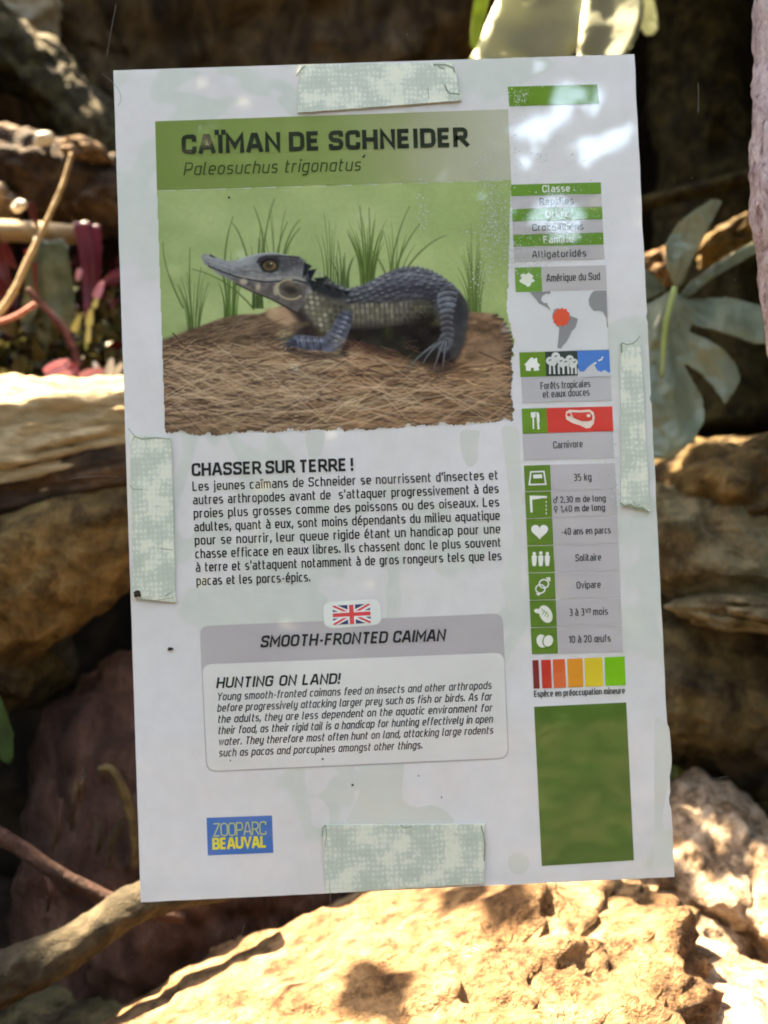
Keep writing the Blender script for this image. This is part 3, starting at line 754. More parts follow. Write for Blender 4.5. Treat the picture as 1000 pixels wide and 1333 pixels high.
# backdrop
b = (vnoise(70, 50, 1) * .5 + vnoise(35, 22, 2) * .3 + vnoise(150, 90, 3) * .2)[..., None]
img[:] = np.array([124, 148, 98]) * (1 - b) + np.array([164, 182, 132]) * b
rt = np.clip((gx - 470) / 200, 0, 1)[..., None] * .45
img[:] = img * (1 - rt) + np.array([128, 154, 92]) * rt
tp = np.clip(1 - (gy - 240) / 45, 0, 1)[..., None] * .4
img[:] = img * (1 - tp) + np.array([136, 158, 104]) * tp
# grass tufts
def tuft(bx, by, n, h, spread, dark, w=2.6, seed=0):
    r = np.random.default_rng(seed)
    for k in range(n):
        u = (k + .5) / n * 2 - 1 + r.normal() * .12; hh = h * (1 - .35 * abs(u)) * r.uniform(.65, 1.08)
        tx = bx + u * spread * hh / h + r.normal() * 3; ty = by - hh
        c = np.array(dark) * r.uniform(.8, 1.3)
        stroke(curve((bx + u * 8, by), (bx + u * spread * .25, by - hh * .6), (tx, ty)), w, .4, c * np.array([.86, .84, .86]), .85)
for a in [(252, 438, 12, 95, 38, (74, 100, 56), 2.2, 1), (300, 415, 14, 90, 30, (72, 104, 50), 3.2, 2), (335, 400, 10, 100, 20, (60, 84, 46), 3, 3), (358, 372, 8, 105, 44, (96, 122, 74), 2, 4),
          (430, 372, 9, 100, 28, (100, 128, 76), 2, 5), (446, 374, 9, 62, 22, (62, 86, 50), 2.4, 6), (478, 372, 16, 105, 40, (84, 112, 56), 3.6, 7), (512, 365, 9, 85, 62, (90, 120, 66), 2, 8), (617, 405, 16, 92, 34, (92, 120, 64), 2.4, 9), (615, 405, 6, 120, 14, (100, 130, 72), 1.6, 12)]:
    tuft(a[0], a[1], a[2], a[3], a[4], a[5], a[6], a[7])
for p in [((292, 348), (316, 352), (352, 378)), ((250, 350), (296, 360), (330, 402)), ((212, 315), (210, 345), (238, 400)), ((303, 282), (293, 310), (292, 345)), ((302, 290), (312, 300), (321, 333)), ((330, 268), (341, 290), (344, 330)),
          ((357, 258), (346, 290), (342, 330)), ((390, 286), (375, 300), (368, 335)), ((391, 296), (376, 310), (370, 335)), ((374, 288), (364, 310), (361, 330)), ((580, 306), (552, 316), (530, 348)), ((547, 290), (528, 312), (515, 350)), ((533, 268), (516, 300), (508, 352)),
          ((232, 370), (242, 392), (252, 430)), ((247, 322), (245, 370), (250, 420)), ((468, 268), (472, 300), (474, 366)), ((480, 270), (482, 310), (480, 366)), ((453, 305), (465, 330), (478, 368)), ((498, 300), (490, 330), (484, 368))]:
    stroke(curve(*p), .9, 2.6, (70, 92, 50), .8)
# log mound
mound = [(198, 449), (211, 444), (225, 438), (238, 433), (262, 424), (280, 417), (296, 412), (318, 409), (337, 409), (352, 402), (366, 398), (400, 395), (600, 404), (613, 406), (630, 407), (644, 409), (655, 417), (663, 432), (668, 452), (664, 471), (668, 492), (668, 546), (660, 572), (198, 572)]
tx = .62 + .5 * vnoise(16, 5, 21) + .25 * (vnoise(5, 2.2, 22) - .3)
poly(mound, (124, 100, 82), .8, 1, tx)
dk = np.clip(1 - np.abs(gy - (436 + (gx - 300) * .03)) / 16, 0, 1) * np.clip((gx - 225) / 40, 0, 1) * (vnoise(26, 9, 5) > .35)
sl = (slice(0, chh), slice(0, cw)); blend(sl, dk * .55 * (gy > 410) * (gx < 600), (70, 52, 44))
poly([(345, 402), (368, 398), (392, 402), (398, 415), (372, 424), (350, 418)], (158, 132, 108), 3, .9)
poly([(196, 447), (240, 432), (300, 411), (338, 409), (372, 425), (372, 442), (330, 450), (280, 452), (230, 462)], (98, 80, 66), 3, .75, tx)
poly([(600, 408), (645, 410), (657, 420), (664, 440), (640, 470), (612, 500), (590, 490)], (112, 88, 70), 5, .8, tx)
poly([(340, 462), (390, 458), (396, 480), (350, 486)], (150, 122, 94), 8, .8)
poly([(625, 440), (655, 445), (655, 500), (612, 510)], (140, 114, 94), 9, .7)
# dark bark edge on the right
for k in range(26):
    t = k / 25; y = 410 + t * 140; x = np.interp(y, [409, 417, 432, 452, 471, 492, 546], [644, 655, 663, 668, 664, 668, 668])
    stroke([(x + 1, y), (x - prng.uniform(4, 16), y + prng.uniform(-2, 6))], 3.5, .8, (48, 40, 38), .7)
# straw
for k in range(1250):
    x = prng.uniform(200, 672); t = prng.random(); y = 452 + t * 104
    if x > 470: y = 430 + t * 125
    if x > 560 and y < 470: continue
    a = prng.normal(0, .22) + (.35 if prng.random() < .12 else 0) - (.35 if prng.random() < .12 else 0) + (x - 400) * -.0004
    L = prng.uniform(22, 85); cva = prng.normal() * 5
    q = prng.random()
    c = np.array([176, 150, 122]) if q > .60 else (np.array([142, 116, 94]) if q > .30 else np.array([66, 50, 44]))
    if q > .94: c = np.array([194, 172, 142])
    c = c * prng.uniform(.82, 1.1) * (1 - .12 * (x > 430) * np.array([0, .5, .9]))
    dx, dy = math.cos(a) * L, math.sin(a) * L
    stroke(curve((x - dx / 2, y - dy / 2), (x, y + cva), (x + dx / 2, y + dy / 2), 5), prng.uniform(.8, 2.4), .6, c, .72)
for k in range(150):
    x = prng.uniform(205, 660); y = prng.uniform(458, 552); L = prng.uniform(50, 130); a = prng.choice([-.55, -.3, -.1, .08, .3, .6]) + prng.normal() * .08
    if x > 540 and y < 490: continue
    stroke(curve((x - L / 2 * math.cos(a), y - L / 2 * math.sin(a)), (x, y + prng.normal() * 7), (x + L / 2 * math.cos(a), y + L / 2 * math.sin(a)), 6), 1.5, .8, np.array([190, 168, 144]) * prng.uniform(.82, 1.05), .62)
for k in range(60):
    x = prng.uniform(232, 370); y = np.interp(x, [232, 300, 370], [446, 420, 428]) + prng.uniform(-6, 22)
    stroke([(x, y), (x + prng.uniform(12, 40), y - prng.uniform(2, 14))], 1.4, .5, (132, 110, 92) if k % 2 else (58, 46, 40), .7)
# caiman
def cz(x, y): return (x / 4.1667 + 240, y / 4.1667 + 310)
def dz_(x, y): return (x / 4.1667 + 430, y / 4.1667 + 330)
poly([(452, 425), (500, 428), (560, 418), (600, 440), (598, 462), (586, 478), (560, 478), (520, 466), (480, 462), (455, 452)], (64, 42, 38), 5, .85)
poly([(450, 420), (500, 424), (560, 405), (600, 420), (604, 440), (590, 470), (545, 468), (500, 448), (455, 440)], (38, 29, 30), 5, .95)
body = [(424, 358), (432, 366), (440, 371), (456, 376.5), (468, 373), (478, 369.4), (490, 362), (502, 356), (514, 351), (526, 348), (543, 348), (559.6, 352.5), (574, 360), (588, 369.5), (600, 381.6), (608, 394), (610, 408), (607, 425), (600, 448), (594, 464), (583, 470), (572, 455), (560, 420), (540, 426), (500, 431), (470, 430), (440, 428), (424, 436), (408, 424), (393, 413), (384, 406)]
shade = .72 + .5 * vnoise(7, 5, 31)
poly(body, (66, 66, 70), .9, 1, shade)
# back colour: bluish grey above, dark flank band, pale belly plates
blue = [(440, 371), (456, 376.5), (478, 369.4), (502, 356), (526, 348), (543, 348), (560, 352.5), (574, 360), (588, 370), (598, 380), (590, 390), (560, 384), (530, 386), (500, 388), (470, 392), (448, 388)]
poly(blue, (108, 108, 130), 3, .9, .8 + .35 * vnoise(6, 4, 33))
poly([(500, 372), (540, 366), (575, 370), (600, 388), (608, 405), (604, 440), (594, 462), (585, 440), (575, 400), (545, 384), (500, 386), (450, 394), (455, 386)], (46, 44, 56), 7, .75)
for j in range(6):
    for i in range(19):
        x = 444 + i * 8.4 + (j % 2) * 4.2 + prng.normal() * .9; top = np.interp(x, [440, 456, 478, 502, 526, 543, 560, 574, 588, 600], [371, 376, 369, 356, 348, 348, 352, 360, 370, 382])
        y = top + 2 + j * 7 + prng.normal() * .8
        if y > 396 - .03 * (x - 440) or x > 594: continue
        f = 1 - j * .08
        poly(ell(x, y + 2, 3.6, 1.6, -.25, 8), (36, 36, 48), 1.4, .6)
        poly(ell(x + .3, y - .4, 2.9, 1.4, -.3, 8), np.array([156, 160, 180]) * f * prng.uniform(.7, 1.12), 1.0, .68)
for i in range(22):
    x = 458 + i * 6.1; top = np.interp(x, [456, 478, 502, 526, 543, 560, 574, 588], [376, 369, 356, 348, 348, 352, 360, 370])
    poly([(x - 2.6, top + 1), (x + .6, top - 2.2), (x + 2.6, top + 1.4)], (92, 92, 112), .7, 1)
poly([(452, 398), (500, 396), (556, 394), (562, 412), (540, 420), (500, 426), (456, 424)], (104, 100, 86), 5, .8)
for i in range(17):
    for j in range(4):
        x = 458 + i * 6.4 + prng.normal() * .6; y = 398 + j * 7.2 - (x - 458) * .03 + prng.normal() * .5
        c = np.array([138, 134, 120]) * prng.uniform(.62, 1.08) * (1 - .012 * max(x - 510, 0)) * (1 - .08 * j)
        poly([(x - 2.4, y - 2.9), (x + 2.5, y - 2.7), (x + 2.3, y + 2.7), (x - 2.5, y + 2.6)], c, 1, .82)
for i in range(18):
    stroke([(456 + i * 6.3, 394), (457 + i * 6.3, 428)], 1.1, .8, (40, 38, 40), .7)
poly([(452, 425), (520, 421), (562, 404), (580, 430), (588, 470), (560, 474), (520, 462), (480, 446), (450, 438)], (32, 25, 27), 7, .9)
# neck scales
poly([(385, 392), (405, 368), (424, 372), (446, 384), (452, 410), (440, 428), (424, 434), (408, 424)], (84, 82, 74), 4, .85)
for r_ in range(8):
    for c_ in range(8):
        x = 388 + c_ * 7.6 + r_ * 1.1; y = 377 + r_ * 7.0 + c_ * 1.2
        if x > 448 or x < 383 + r_ * 4.2 or y > 432: continue
        poly(ell(x, y, 3.0, 2.9, .3, 9), np.array([160, 155, 138]) * prng.uniform(.55, 1.05) * (1 - .02 * max(x - 415, 0)), 1, .85)
poly([(372, 396), (390, 404), (410, 424), (426, 436), (440, 440), (440, 448), (400, 446), (376, 440), (392, 424)], (40, 32, 32), 4, .9)
poly([cz(*q) for q in [(580, 460), (670, 450), (680, 470), (600, 490)]], (84, 76, 64), 2, .8)
poly([(456, 430), (500, 427), (545, 420), (566, 408), (584, 436), (580, 462), (556, 470), (520, 458), (484, 446), (458, 440)], (30, 23, 25), 3, .93)
# head
head = [cz(*q) for q in [(90, 100), (96, 88), (112, 84), (150, 92), (172, 104), (230, 124), (290, 120), (350, 98), (410, 84), (480, 78), (560, 92), (625, 102), (648, 118), (658, 150), (700, 190), (690, 260), (650, 330), (610, 400), (540, 362), (470, 322), (370, 286), (280, 242), (180, 192), (104, 136)]]
poly(head, (122, 122, 134), .8, 1, .86 + .26 * vnoise(5, 4, 41))
poly([cz(*q) for q in [(90, 100), (112, 84), (172, 104), (230, 124), (290, 120), (350, 98), (410, 86), (330, 150), (240, 165), (140, 130)]], (146, 148, 166), 2, .8)
poly([cz(*q) for q in [(258, 214), (330, 226), (440, 244), (560, 238), (670, 245), (650, 330), (610, 400), (540, 362), (470, 322), (370, 286), (280, 242)]], (82, 76, 74), 2, .85, shade)
poly([cz(*q) for q in [(500, 98), (620, 104), (652, 125), (645, 160), (600, 185), (520, 190), (500, 150)]], (60, 60, 70), 3, .85)
poly([cz(*q) for q in [(560, 170), (630, 150), (665, 190), (660, 232), (560, 218)]], (112, 110, 120), 4, .8)
for _ in range(150):
    hx, hy = prng.uniform(300, 660), prng.uniform(100, 330)
    if hy > 225 + (hx - 300) * .35 or hy < 190 - (hx - 300) * .5: continue
    poly(ell(*cz(hx, hy), 1.5, 1.1, .2, 7), np.array([150, 150, 158]) * prng.uniform(.5, 1.05), .9, .4)
for q in [(120, 110), (150, 118), (190, 130), (230, 145), (270, 155), (320, 150), (210, 160), (260, 180)]: stroke([cz(*q), cz(q[0] + 26, q[1] + 9)], 1.3, .6, (92, 92, 106), .5)
poly([cz(*q) for q in [(395, 120), (430, 100), (500, 98), (520, 120), (508, 175), (470, 190), (425, 182), (405, 150)]], (40, 38, 44), 1.5, .95)
poly(ell(*cz(462, 148), 9.6, 7.2, 0, 22), (92, 78, 56), 1.2, 1, .75 + .5 * vnoise(3, 3, 43))
stroke(ell(*cz(462, 148), 10, 7.6, 0, 22) + [ell(*cz(462, 148), 10, 7.6, 0, 22)[0]], 2.2, 2.2, (34, 30, 34))
poly(ell(*cz(458, 147), 5, 4.2, 0, 12), (48, 40, 34), 1.6, .85); poly(ell(*cz(470, 136), 1.6, 1.2, 0, 8), (190, 190, 180), .6, .8)
stroke([cz(*q) for q in [(395, 130), (410, 105), (440, 96), (500, 96), (560, 98), (620, 104)]], 2.4, 2, (48, 48, 60), .9)
stroke([cz(*q) for q in [(290, 122), (350, 98), (410, 84), (480, 78), (560, 92)]], 3.2, 1.4, (160, 162, 182), .8)
stroke([cz(*q) for q in [(130, 150), (200, 180), (280, 208), (340, 222), (440, 238), (520, 232), (600, 226), (668, 244)]], 1.4, 2, (30, 28, 32), .9)
stroke([cz(*q) for q in [(300, 205), (360, 214), (440, 222), (520, 214), (600, 210), (655, 228)]], 2.2, 1.6, (150, 142, 128), .6)
stroke([cz(*q) for q in [(300, 180), (380, 175), (450, 200), (520, 196)]], 1.2, 1.2, (78, 78, 90), .6)
for (x, y, rx, ry) in [(320, 235, 5, 4), (398, 262, 3.4, 5), (500, 275, 4.5, 8)]: poly(ell(*cz(x, y), rx, ry, .2, 12), (166, 158, 140), 1.6, .85)
poly(ell(*cz(572, 275), 15, 10, .25, 20), (72, 66, 62), 1.5, .9, shade)
stroke(ell(*cz(572, 278), 17, 12.5, .15, 24)[2:19], 2.6, 2.2, (156, 148, 116), .85)
poly(ell(*cz(572, 280), 9, 4.6, .2, 12), (40, 34, 36), 2, .8)
stroke([cz(*q) for q in [(280, 246), (370, 290), (470, 328), (545, 368), (612, 408)]], 2, 3, (52, 46, 42), .9)
stroke([cz(*q) for q in [(140, 92), (165, 104)]], 2.6, 1.2, (52, 52, 62), .9)
for q in [(130, 140), (160, 155), (190, 170), (220, 182), (250, 194)]: poly(ell(*cz(*q), .9, .8, 0, 6), (44, 42, 48), .7, .8)
# spiky neck crest
for a in [(650, 130, 690, 150, 640, 200), (665, 175, 716, 165, 680, 235), (700, 215, 776, 210, 735, 262), (740, 240, 800, 262, 790, 290), (790, 262, 850, 280, 850, 305), (655, 150, 668, 190, 640, 215), (840, 282, 905, 285, 880, 312), (665, 220, 740, 240, 700, 290)]:
    poly([cz(*a[:2]), cz(*a[2:4]), cz(*a[4:])], (30, 32, 42), .9, 1)
poly([cz(*q) for q in [(655, 170), (690, 235), (770, 262), (860, 296), (910, 320), (820, 330), (720, 300), (660, 240)]], (36, 38, 46), 3, .9)
for q in [(730, 188), (790, 240), (850, 268), (820, 250), (735, 200)]: poly(ell(*cz(*q), 2.6, 1.6, .3, 8), (128, 130, 152), 1, .7)
# near front leg
arm = [cz(*q) for q in [(838, 410), (868, 386), (912, 408), (905, 470), (868, 560), (836, 600), (800, 618), (740, 610), (660, 605), (590, 590), (565, 560), (585, 520), (640, 524), (700, 530), (752, 535), (790, 500), (815, 450)]]
poly([cz(*q) for q in [(560, 590), (700, 625), (830, 625), (900, 520), (880, 640), (720, 650), (580, 620)]], (30, 24, 28), 4, .8)
poly(arm, (86, 88, 112), .9, 1, shade)
for i in range(11):
    t = i / 10
    if i < 6: c = cz(880 - 66 * t * 1.8, 415 + 150 * t * 1.7); d_ = (8, 3.4)
    else: c = cz(770 - 180 * (t - .5) * 2, 572 - 8 * t); d_ = (1.5, 8)
    stroke([(c[0] - d_[0], c[1] - d_[1]), (c[0] + d_[0], c[1] + d_[1])], 1.1, 1.1, (36, 36, 52), .85)
    c2 = (c[0] + (1.6 if i > 5 else 0), c[1] + (3.2 if i < 6 else -3))
    poly(ell(c2[0], c2[1], 2.6, 1.8, .3, 8), (148, 148, 172), 1, .7)
    poly(ell(c2[0] - 4, c2[1] + .5, 1.8, 1.5, .3, 8), (126, 128, 152), 1, .6)
for e in [(500, 560), (505, 586), (530, 600), (560, 612)]: stroke(curve(cz(600, 555 + (e[1] - 560) * .4), cz(550, 540 + (e[1] - 560) * .8), cz(*e)), 4, 1.4, (56, 56, 78), .9)
# hind leg
thigh = [dz_(*q) for q in [(600, 185), (640, 172), (682, 195), (690, 240), (668, 300), (660, 370), (672, 430), (655, 500), (620, 540), (585, 520), (580, 470), (604, 430), (600, 350), (590, 300), (576, 260), (580, 215)]]
poly(thigh, (92, 94, 112), 1.2, 1, shade)
poly([dz_(*q) for q in [(600, 330), (668, 300), (660, 370), (672, 430), (640, 460), (604, 430)]], (52, 48, 58), 4, .7)
for i in range(9):
    y = 195 + i * 32; hw = np.interp(y, [190, 260, 340, 470], [46, 46, 32, 34]); cx_ = np.interp(y, [190, 330, 470], [636, 628, 632])
    stroke(curve(dz_(cx_ - hw, y + 12), dz_(cx_, y - 14), dz_(cx_ + hw, y + 8), 6), 1.2, 1.2, (40, 40, 52), .85)
    stroke(curve(dz_(cx_ - hw, y + 26), dz_(cx_, y), dz_(cx_ + hw, y + 20), 6), 1.9, 1.9, np.array([142, 142, 162]) * np.interp(y, [200, 300, 460], [1, .85, .7]), .55)
for i, e in enumerate([(430, 610), (500, 596), (556, 640), (606, 645), (660, 610)]):
    b_ = (590 + i * 12, 470 + abs(i - 2) * 4); mid = ((b_[0] + e[0]) / 2 - (14 if i < 2 else 0), (b_[1] + e[1]) / 2 - 14)
    if i < 4:
        stroke(curve(dz_(*b_), dz_(*mid), dz_(*e)), 5.2, 1.2, (60, 60, 72), .95)
        stroke(curve(dz_(*b_), dz_(*mid), dz_(*e)), 1.9, .6, (138, 138, 156), .75)
poly([dz_(*q) for q in [(420, 620), (500, 610), (560, 650), (620, 655), (700, 620), (640, 612), (560, 630), (480, 600)]], (44, 34, 32), 3, .6)
for k in range(70):                                                     # straw lying over the feet's shade
    x = prng.uniform(440, 600); y = prng.uniform(440, 480); L = prng.uniform(10, 30); a = prng.choice([-.7, .6, .3, -.2])
    if 540 < x < 600 and y < 474: continue
    stroke([(x - L * math.cos(a) / 2, y - L * math.sin(a) / 2), (x + L * math.cos(a) / 2, y + L * math.sin(a) / 2)], .9, .6, (150, 116, 92), .45)
bl = np.clip((img[..., 2] - img[..., 0]) / 14, 0, 1)[..., None]; img = img * (1 - bl) + img * np.array([.93, .97, .91]) * bl
# rough lower fringe and right edge of the print
img *= (.98 + .04 * vnoise(4, 4, 51))[..., None]
bot = np.interp(gx, [198, 214, 300, 380, 430, 480, 565, 600, 640, 668], [560, 562, 566, 560, 559, 561, 552, 553, 548, 546]) + (vnoise(9, 400, 61) - .5) * 6 + (vnoise(2.5, 400, 62) - .5) * 3.5
right = np.interp(gy, [234, 400, 412, 432, 452, 471, 490, 546], [666, 661, 660, 666, 670, 667, 668, 669]) + ((vnoise(600, 6, 63) - .5) * 5 + (vnoise(600, 2, 64) - .5) * 3) * np.clip((gy - 330) / 90, .12, 1)
topy = 249 - (gx - 202) * .0305
leftx = 203.5 + (gy - 240) * .033
keepm = (gy < bot) & (gx < right) & (gy > topy - 1.2) & (gx > leftx)
half = img.reshape(chh // Q, Q, cw // Q, Q, 3).mean((1, 3)); half = half * .6 + .2 * np.roll(half, 1, 1) + .2 * np.roll(half, 1, 0)
NU, NV = (X1 - X0), (Y1 - Y0)
cu, cv = np.meshgrid(np.arange(NU) + X0 + .5, np.arange(NV) + Y0 + .5)
Sx = np.zeros_like(cu); Sz = np.zeros_like(cu)
dirs = np.stack([(cu - 500) / FPX, -(cv - 666.5) / FPX, -np.ones_like(cu)], -1) @ RM
tt = -CAM[1] / (-dirs[..., 2])
Sx = CAM[0] + dirs[..., 0] * tt; Sz = CAM[2] + dirs[..., 1] * tt
Vp = np.stack([Sx, np.full_like(Sx, L2), Sz], -1).reshape(-1, 3)
kk = keepm.reshape(chh // Q, Q, cw // Q, Q).mean((1, 3)) > .5
idx = np.arange(NU * NV).reshape(NV, NU)
fm = kk[:-1, :-1] & kk[1:, 1:] & kk[:-1, 1:] & kk[1:, :-1]
Fp = np.stack([idx[:-1, :-1][fm], idx[1:, :-1][fm], idx[1:, 1:][fm], idx[:-1, 1:][fm]], 1)
used = np.zeros(NU * NV, bool); used[Fp.ravel()] = True; remap = np.cumsum(used) - 1
m, nt_, b_ = new_mat('caiman_photo_print'); gloss(b_)
va = nt_.nodes.new('ShaderNodeVertexColor'); va.layer_name = 'print'; nt_.links.new(va.outputs[0], b_.inputs['Base Color'])
fast_mesh('caiman_photo', Vp[used], remap[Fp], m, sheet, colors=np.clip(lin(half.reshape(-1, 3)[used] * .95) * KP * WARM, 0, .9))

# ------------------------------------------------------------------ tape strips between sheet and glass
def tape_mat():
    m, nt, b = new_mat('double_sided_tape'); b.inputs['Roughness'].default_value = .35
    b.inputs['Specular IOR Level'].default_value = .3
    co = N(nt, 'ShaderNodeTexCoord')
    mp = N(nt, 'ShaderNodeMapping'); mp.inputs['Scale'].default_value = (1, 1, 1); nt.links.new(co.outputs['Object'], mp.inputs[0])
    big = N(nt, 'ShaderNodeTexNoise', Scale=64.0, Detail=6.0, Roughness=.68); nt.links.new(mp.outputs[0], big.inputs['Vector'])
    fine = N(nt, 'ShaderNodeTexWave', Scale=120.0, Distortion=5.0, Detail=2.0, bands_direction='X'); nt.links.new(mp.outputs[0], fine.inputs['Vector'])
    fin2 = N(nt, 'ShaderNodeTexWave', Scale=105.0, Distortion=5.0, Detail=2.0, bands_direction='Z'); nt.links.new(mp.outputs[0], fin2.inputs['Vector'])
    mu = N(nt, 'ShaderNodeMath', operation='MULTIPLY'); nt.links.new(fine.outputs['Fac'], mu.inputs[0]); nt.links.new(fin2.outputs['Fac'], mu.inputs[1])
    ma = N(nt, 'ShaderNodeMath', operation='MULTIPLY_ADD'); ma.inputs[1].default_value = -.11; nt.links.new(mu.outputs[0], ma.inputs[0]); nt.links.new(big.outputs[0], ma.inputs[2])
    c = ramp(nt, ma.outputs[0], [(.34, pc(190, 197, 186)), (.43, pc(182, 191, 183)), (.48, pc(166, 178, 170)), (.58, pc(158, 171, 163)), (.70, pc(153, 167, 159))])
    nt.links.new(c, b.inputs['Base Color'])
    bp = N(nt, 'ShaderNodeBump', Strength=.3, Distance=.0006); nt.links.new(ma.outputs[0], bp.inputs['Height']); nt.links.new(bp.outputs[0], b.inputs['Normal'])
    return m
TAPE = tape_mat(); CREASE = ink(120, 134, 118)
def tape(c, label, creases, rag=(1.5, 1.5, 1.5, 1.5)):
    per = []
    for k in range(4):
        a = np.array(c[k], float); b = np.array(c[(k + 1) % 4], float); n = max(int(np.hypot(*(b - a)) / 3), 3)
        d = np.array([-(b - a)[1], (b - a)[0]]); d /= np.hypot(*d)
        for i in range(n):
            per.append(a + (b - a) * i / n + d * (mn.noise(Vector((i * .45, k * 7 + c[0][0], 0))) * rag[k]))
    pts = [S(*q) for q in per]; n = len(pts)
    V = [(p[0], -.0007, p[1]) for p in pts] + [(p[0], -.0013, p[1]) for p in pts]
    F = [list(range(n, 2 * n)), list(range(n - 1, -1, -1))] + [(i, (i + 1) % n, n + (i + 1) % n, n + i) for i in range(n)]
    o = mesh_obj('tape_strip', V, F, TAPE)
    tag(o, label, 'tape', 'tape strips holding the sheet')
    if creases:
        for pts_, w_ in creases:
            V, F = [], []; ribbon(V, F, [S(*q) for q in pts_], w_ * mpp(0), -.00142)
            mesh_obj('crease', V, F, CREASE, o)
tape([(391, 86), (592, 82), (600, 132), (388, 148)], 'horizontal pale green tape strip at the top edge of the sheet above the title', [([(386, 101), (392, 92), (398, 87)], 1.6), ([(564, 86), (580, 86), (590, 90), (592, 96)], 2.2), ([(570, 88), (578, 91)], 1.4), ([(580, 118), (586, 123), (598, 124)], 2), ([(579, 112), (582, 120)], 1.6), ([(557, 116), (558, 130)], 1)], (1, 5, 1.5, 5))
tape([(170, 566), (223, 571), (229, 784), (174, 778)], 'vertical pale tape strip on the left edge of the sheet beside the French text', [([(168, 558), (176, 568), (186, 572), (204, 570), (222, 572)], 1.1), ([(176, 568), (173, 575)], .9), ([(186, 637), (174, 637), (170, 632)], 1), ([(176, 770), (186, 780), (200, 782), (226, 778)], .9), ([(216, 776), (224, 770)], 1.2), ([(210, 714), (226, 716)], 1)], (1.5, 1, 2, 1.5))
tape([(807, 448), (833, 444), (845, 666), (808, 656)], 'vertical tape strip on the right edge of the sheet beside the side column', [([(808, 448), (808.5, 460)], 2.2), ([(808, 447), (815, 449), (823, 448), (829, 443), (832, 438)], 1.4), ([(807, 655), (812, 659), (820, 657), (826, 662), (835, 661), (844, 667)], 2.4), ([(824, 652), (827, 660), (833, 656)], 1.2)], (3, 1.5, 4, 1.2))
tape([(421, 1073), (631, 1072), (630, 1149), (424, 1162)], 'wide horizontal tape strip at the bottom edge of the sheet right of the blue logo', [([(420, 1088), (420.5, 1077), (424, 1073)], 1.4), ([(424, 1073), (425.5, 1086), (423, 1100)], 1), ([(626, 1074), (629, 1085), (631, 1098), (630, 1120)], 1.8), ([(521, 1073), (526, 1077), (536, 1075)], 1.2)], (1.5, 1.2, 1.5, 1.5))

# ------------------------------------------------------------------ glass pane and what sticks to it
m, nt_, b_ = new_mat('window_glass')
tr = nt_.nodes.new('ShaderNodeBsdfTransparent'); tr.inputs[0].default_value = (.975, .985, .978, 1)
nt_.links.new(tr.outputs[0], nt_.nodes['Material Output'].inputs[0])
def boxm(name, lo, hi, m, parent=None):
    V = [(x, y, z) for x in (lo[0], hi[0]) for y in (lo[1], hi[1]) for z in (lo[2], hi[2])]
    F = [(0, 1, 3, 2), (4, 6, 7, 5), (0, 4, 5, 1), (2, 3, 7, 6), (0, 2, 6, 4), (1, 5, 7, 3)]
    return mesh_obj(name, V, F, m, parent)
tag(boxm('glass_pane', (-1.2, -.0115, -.70), (1.2, -.0035, 1.3), m), 'clear glass pane of the enclosure window in front of the sheet', 'window glass')
SPK = stripe_mat('limescale', [(.4, .44, .38), (.62, .66, .6)], 200, bump=.2, dist=.001)
def specks():
    V, F = [], []
    r = np.random.default_rng(5)
    def add(px, py, sz):
        b0 = len(V); n = 5; a0 = r.uniform(0, 6)
        for k in range(n):
            a = a0 + k * 2 * math.pi / n; rr = sz * r.uniform(.5, 1.2)
            q = S(px + rr * math.cos(a) * r.uniform(.6, 1.3), py + rr * math.sin(a)); V.append((q[0], -.00322 - .00005 * r.random(), q[1]))
        F.append(range(b0, b0 + n))
    for cx, cy, sx, sy, n in [(640, 292, 9, 26, 330), (628, 215, 8, 9, 70), (636, 245, 9, 9, 70), (648, 190, 12, 12, 60), (550, 280, 5, 16, 60), (625, 362, 10, 14, 110), (672, 330, 9, 12, 120), (664, 290, 4, 30, 60), (690, 345, 16, 10, 160), (675, 128, 10, 8, 110), (700, 205, 30, 12, 110), (720, 295, 26, 16, 200), (655, 160, 14, 14, 40), (610, 320, 12, 30, 40), (560, 155, 8, 5, 12), (700, 330, 18, 6, 80), (735, 285, 20, 20, 260), (725, 270, 22, 14, 240), (640, 290, 10, 30, 260), (730, 310, 22, 6, 120), (795, 620, 5, 22, 90), (797, 650, 3, 8, 40)]:
        for k in range(n): add(r.normal(cx, sx), r.normal(cy, sy), r.choice([.55, .85, 1.3], p=[.55, .33, .12]))
    for k in range(60): add(r.uniform(0, 1000), r.uniform(0, 1333), r.uniform(.4, .7))
    return tag(mesh_obj('limescale_specks', V, F, SPK), 'white dried water specks on the glass over the sheet', kind='stuff')
specks()
SCR = stripe_mat('scratch', [(.12, .11, .1), (.25, .24, .22)], 100, bump=.1, dist=.001)
V, F = [], []
for p in [((322, 1192), (308, 1235), (300, 1285)), ((895, 1012), (920, 1008), (938, 1004)), ((900, 120), (901, 140), (900, 158)), ((140, 108), (175, 135), (160, 150)), ((100, 625), (130, 620), (160, 622)), ((430, 1140), (433, 1180), (428, 1210)), ((158, 20), (150, 60), (146, 88))]:
    ribbon(V, F, [S(*q) for q in curve(*p)], .5 * mpp(0), -.0119)
tag(mesh_obj('scratches', V, F, SCR), 'fine pale scratches and threads on the glass', kind='stuff')
DIRT = stripe_mat('dried_mud', [(.01, .008, .005), (.05, .04, .025)], 300, bump=.8, dist=.001)
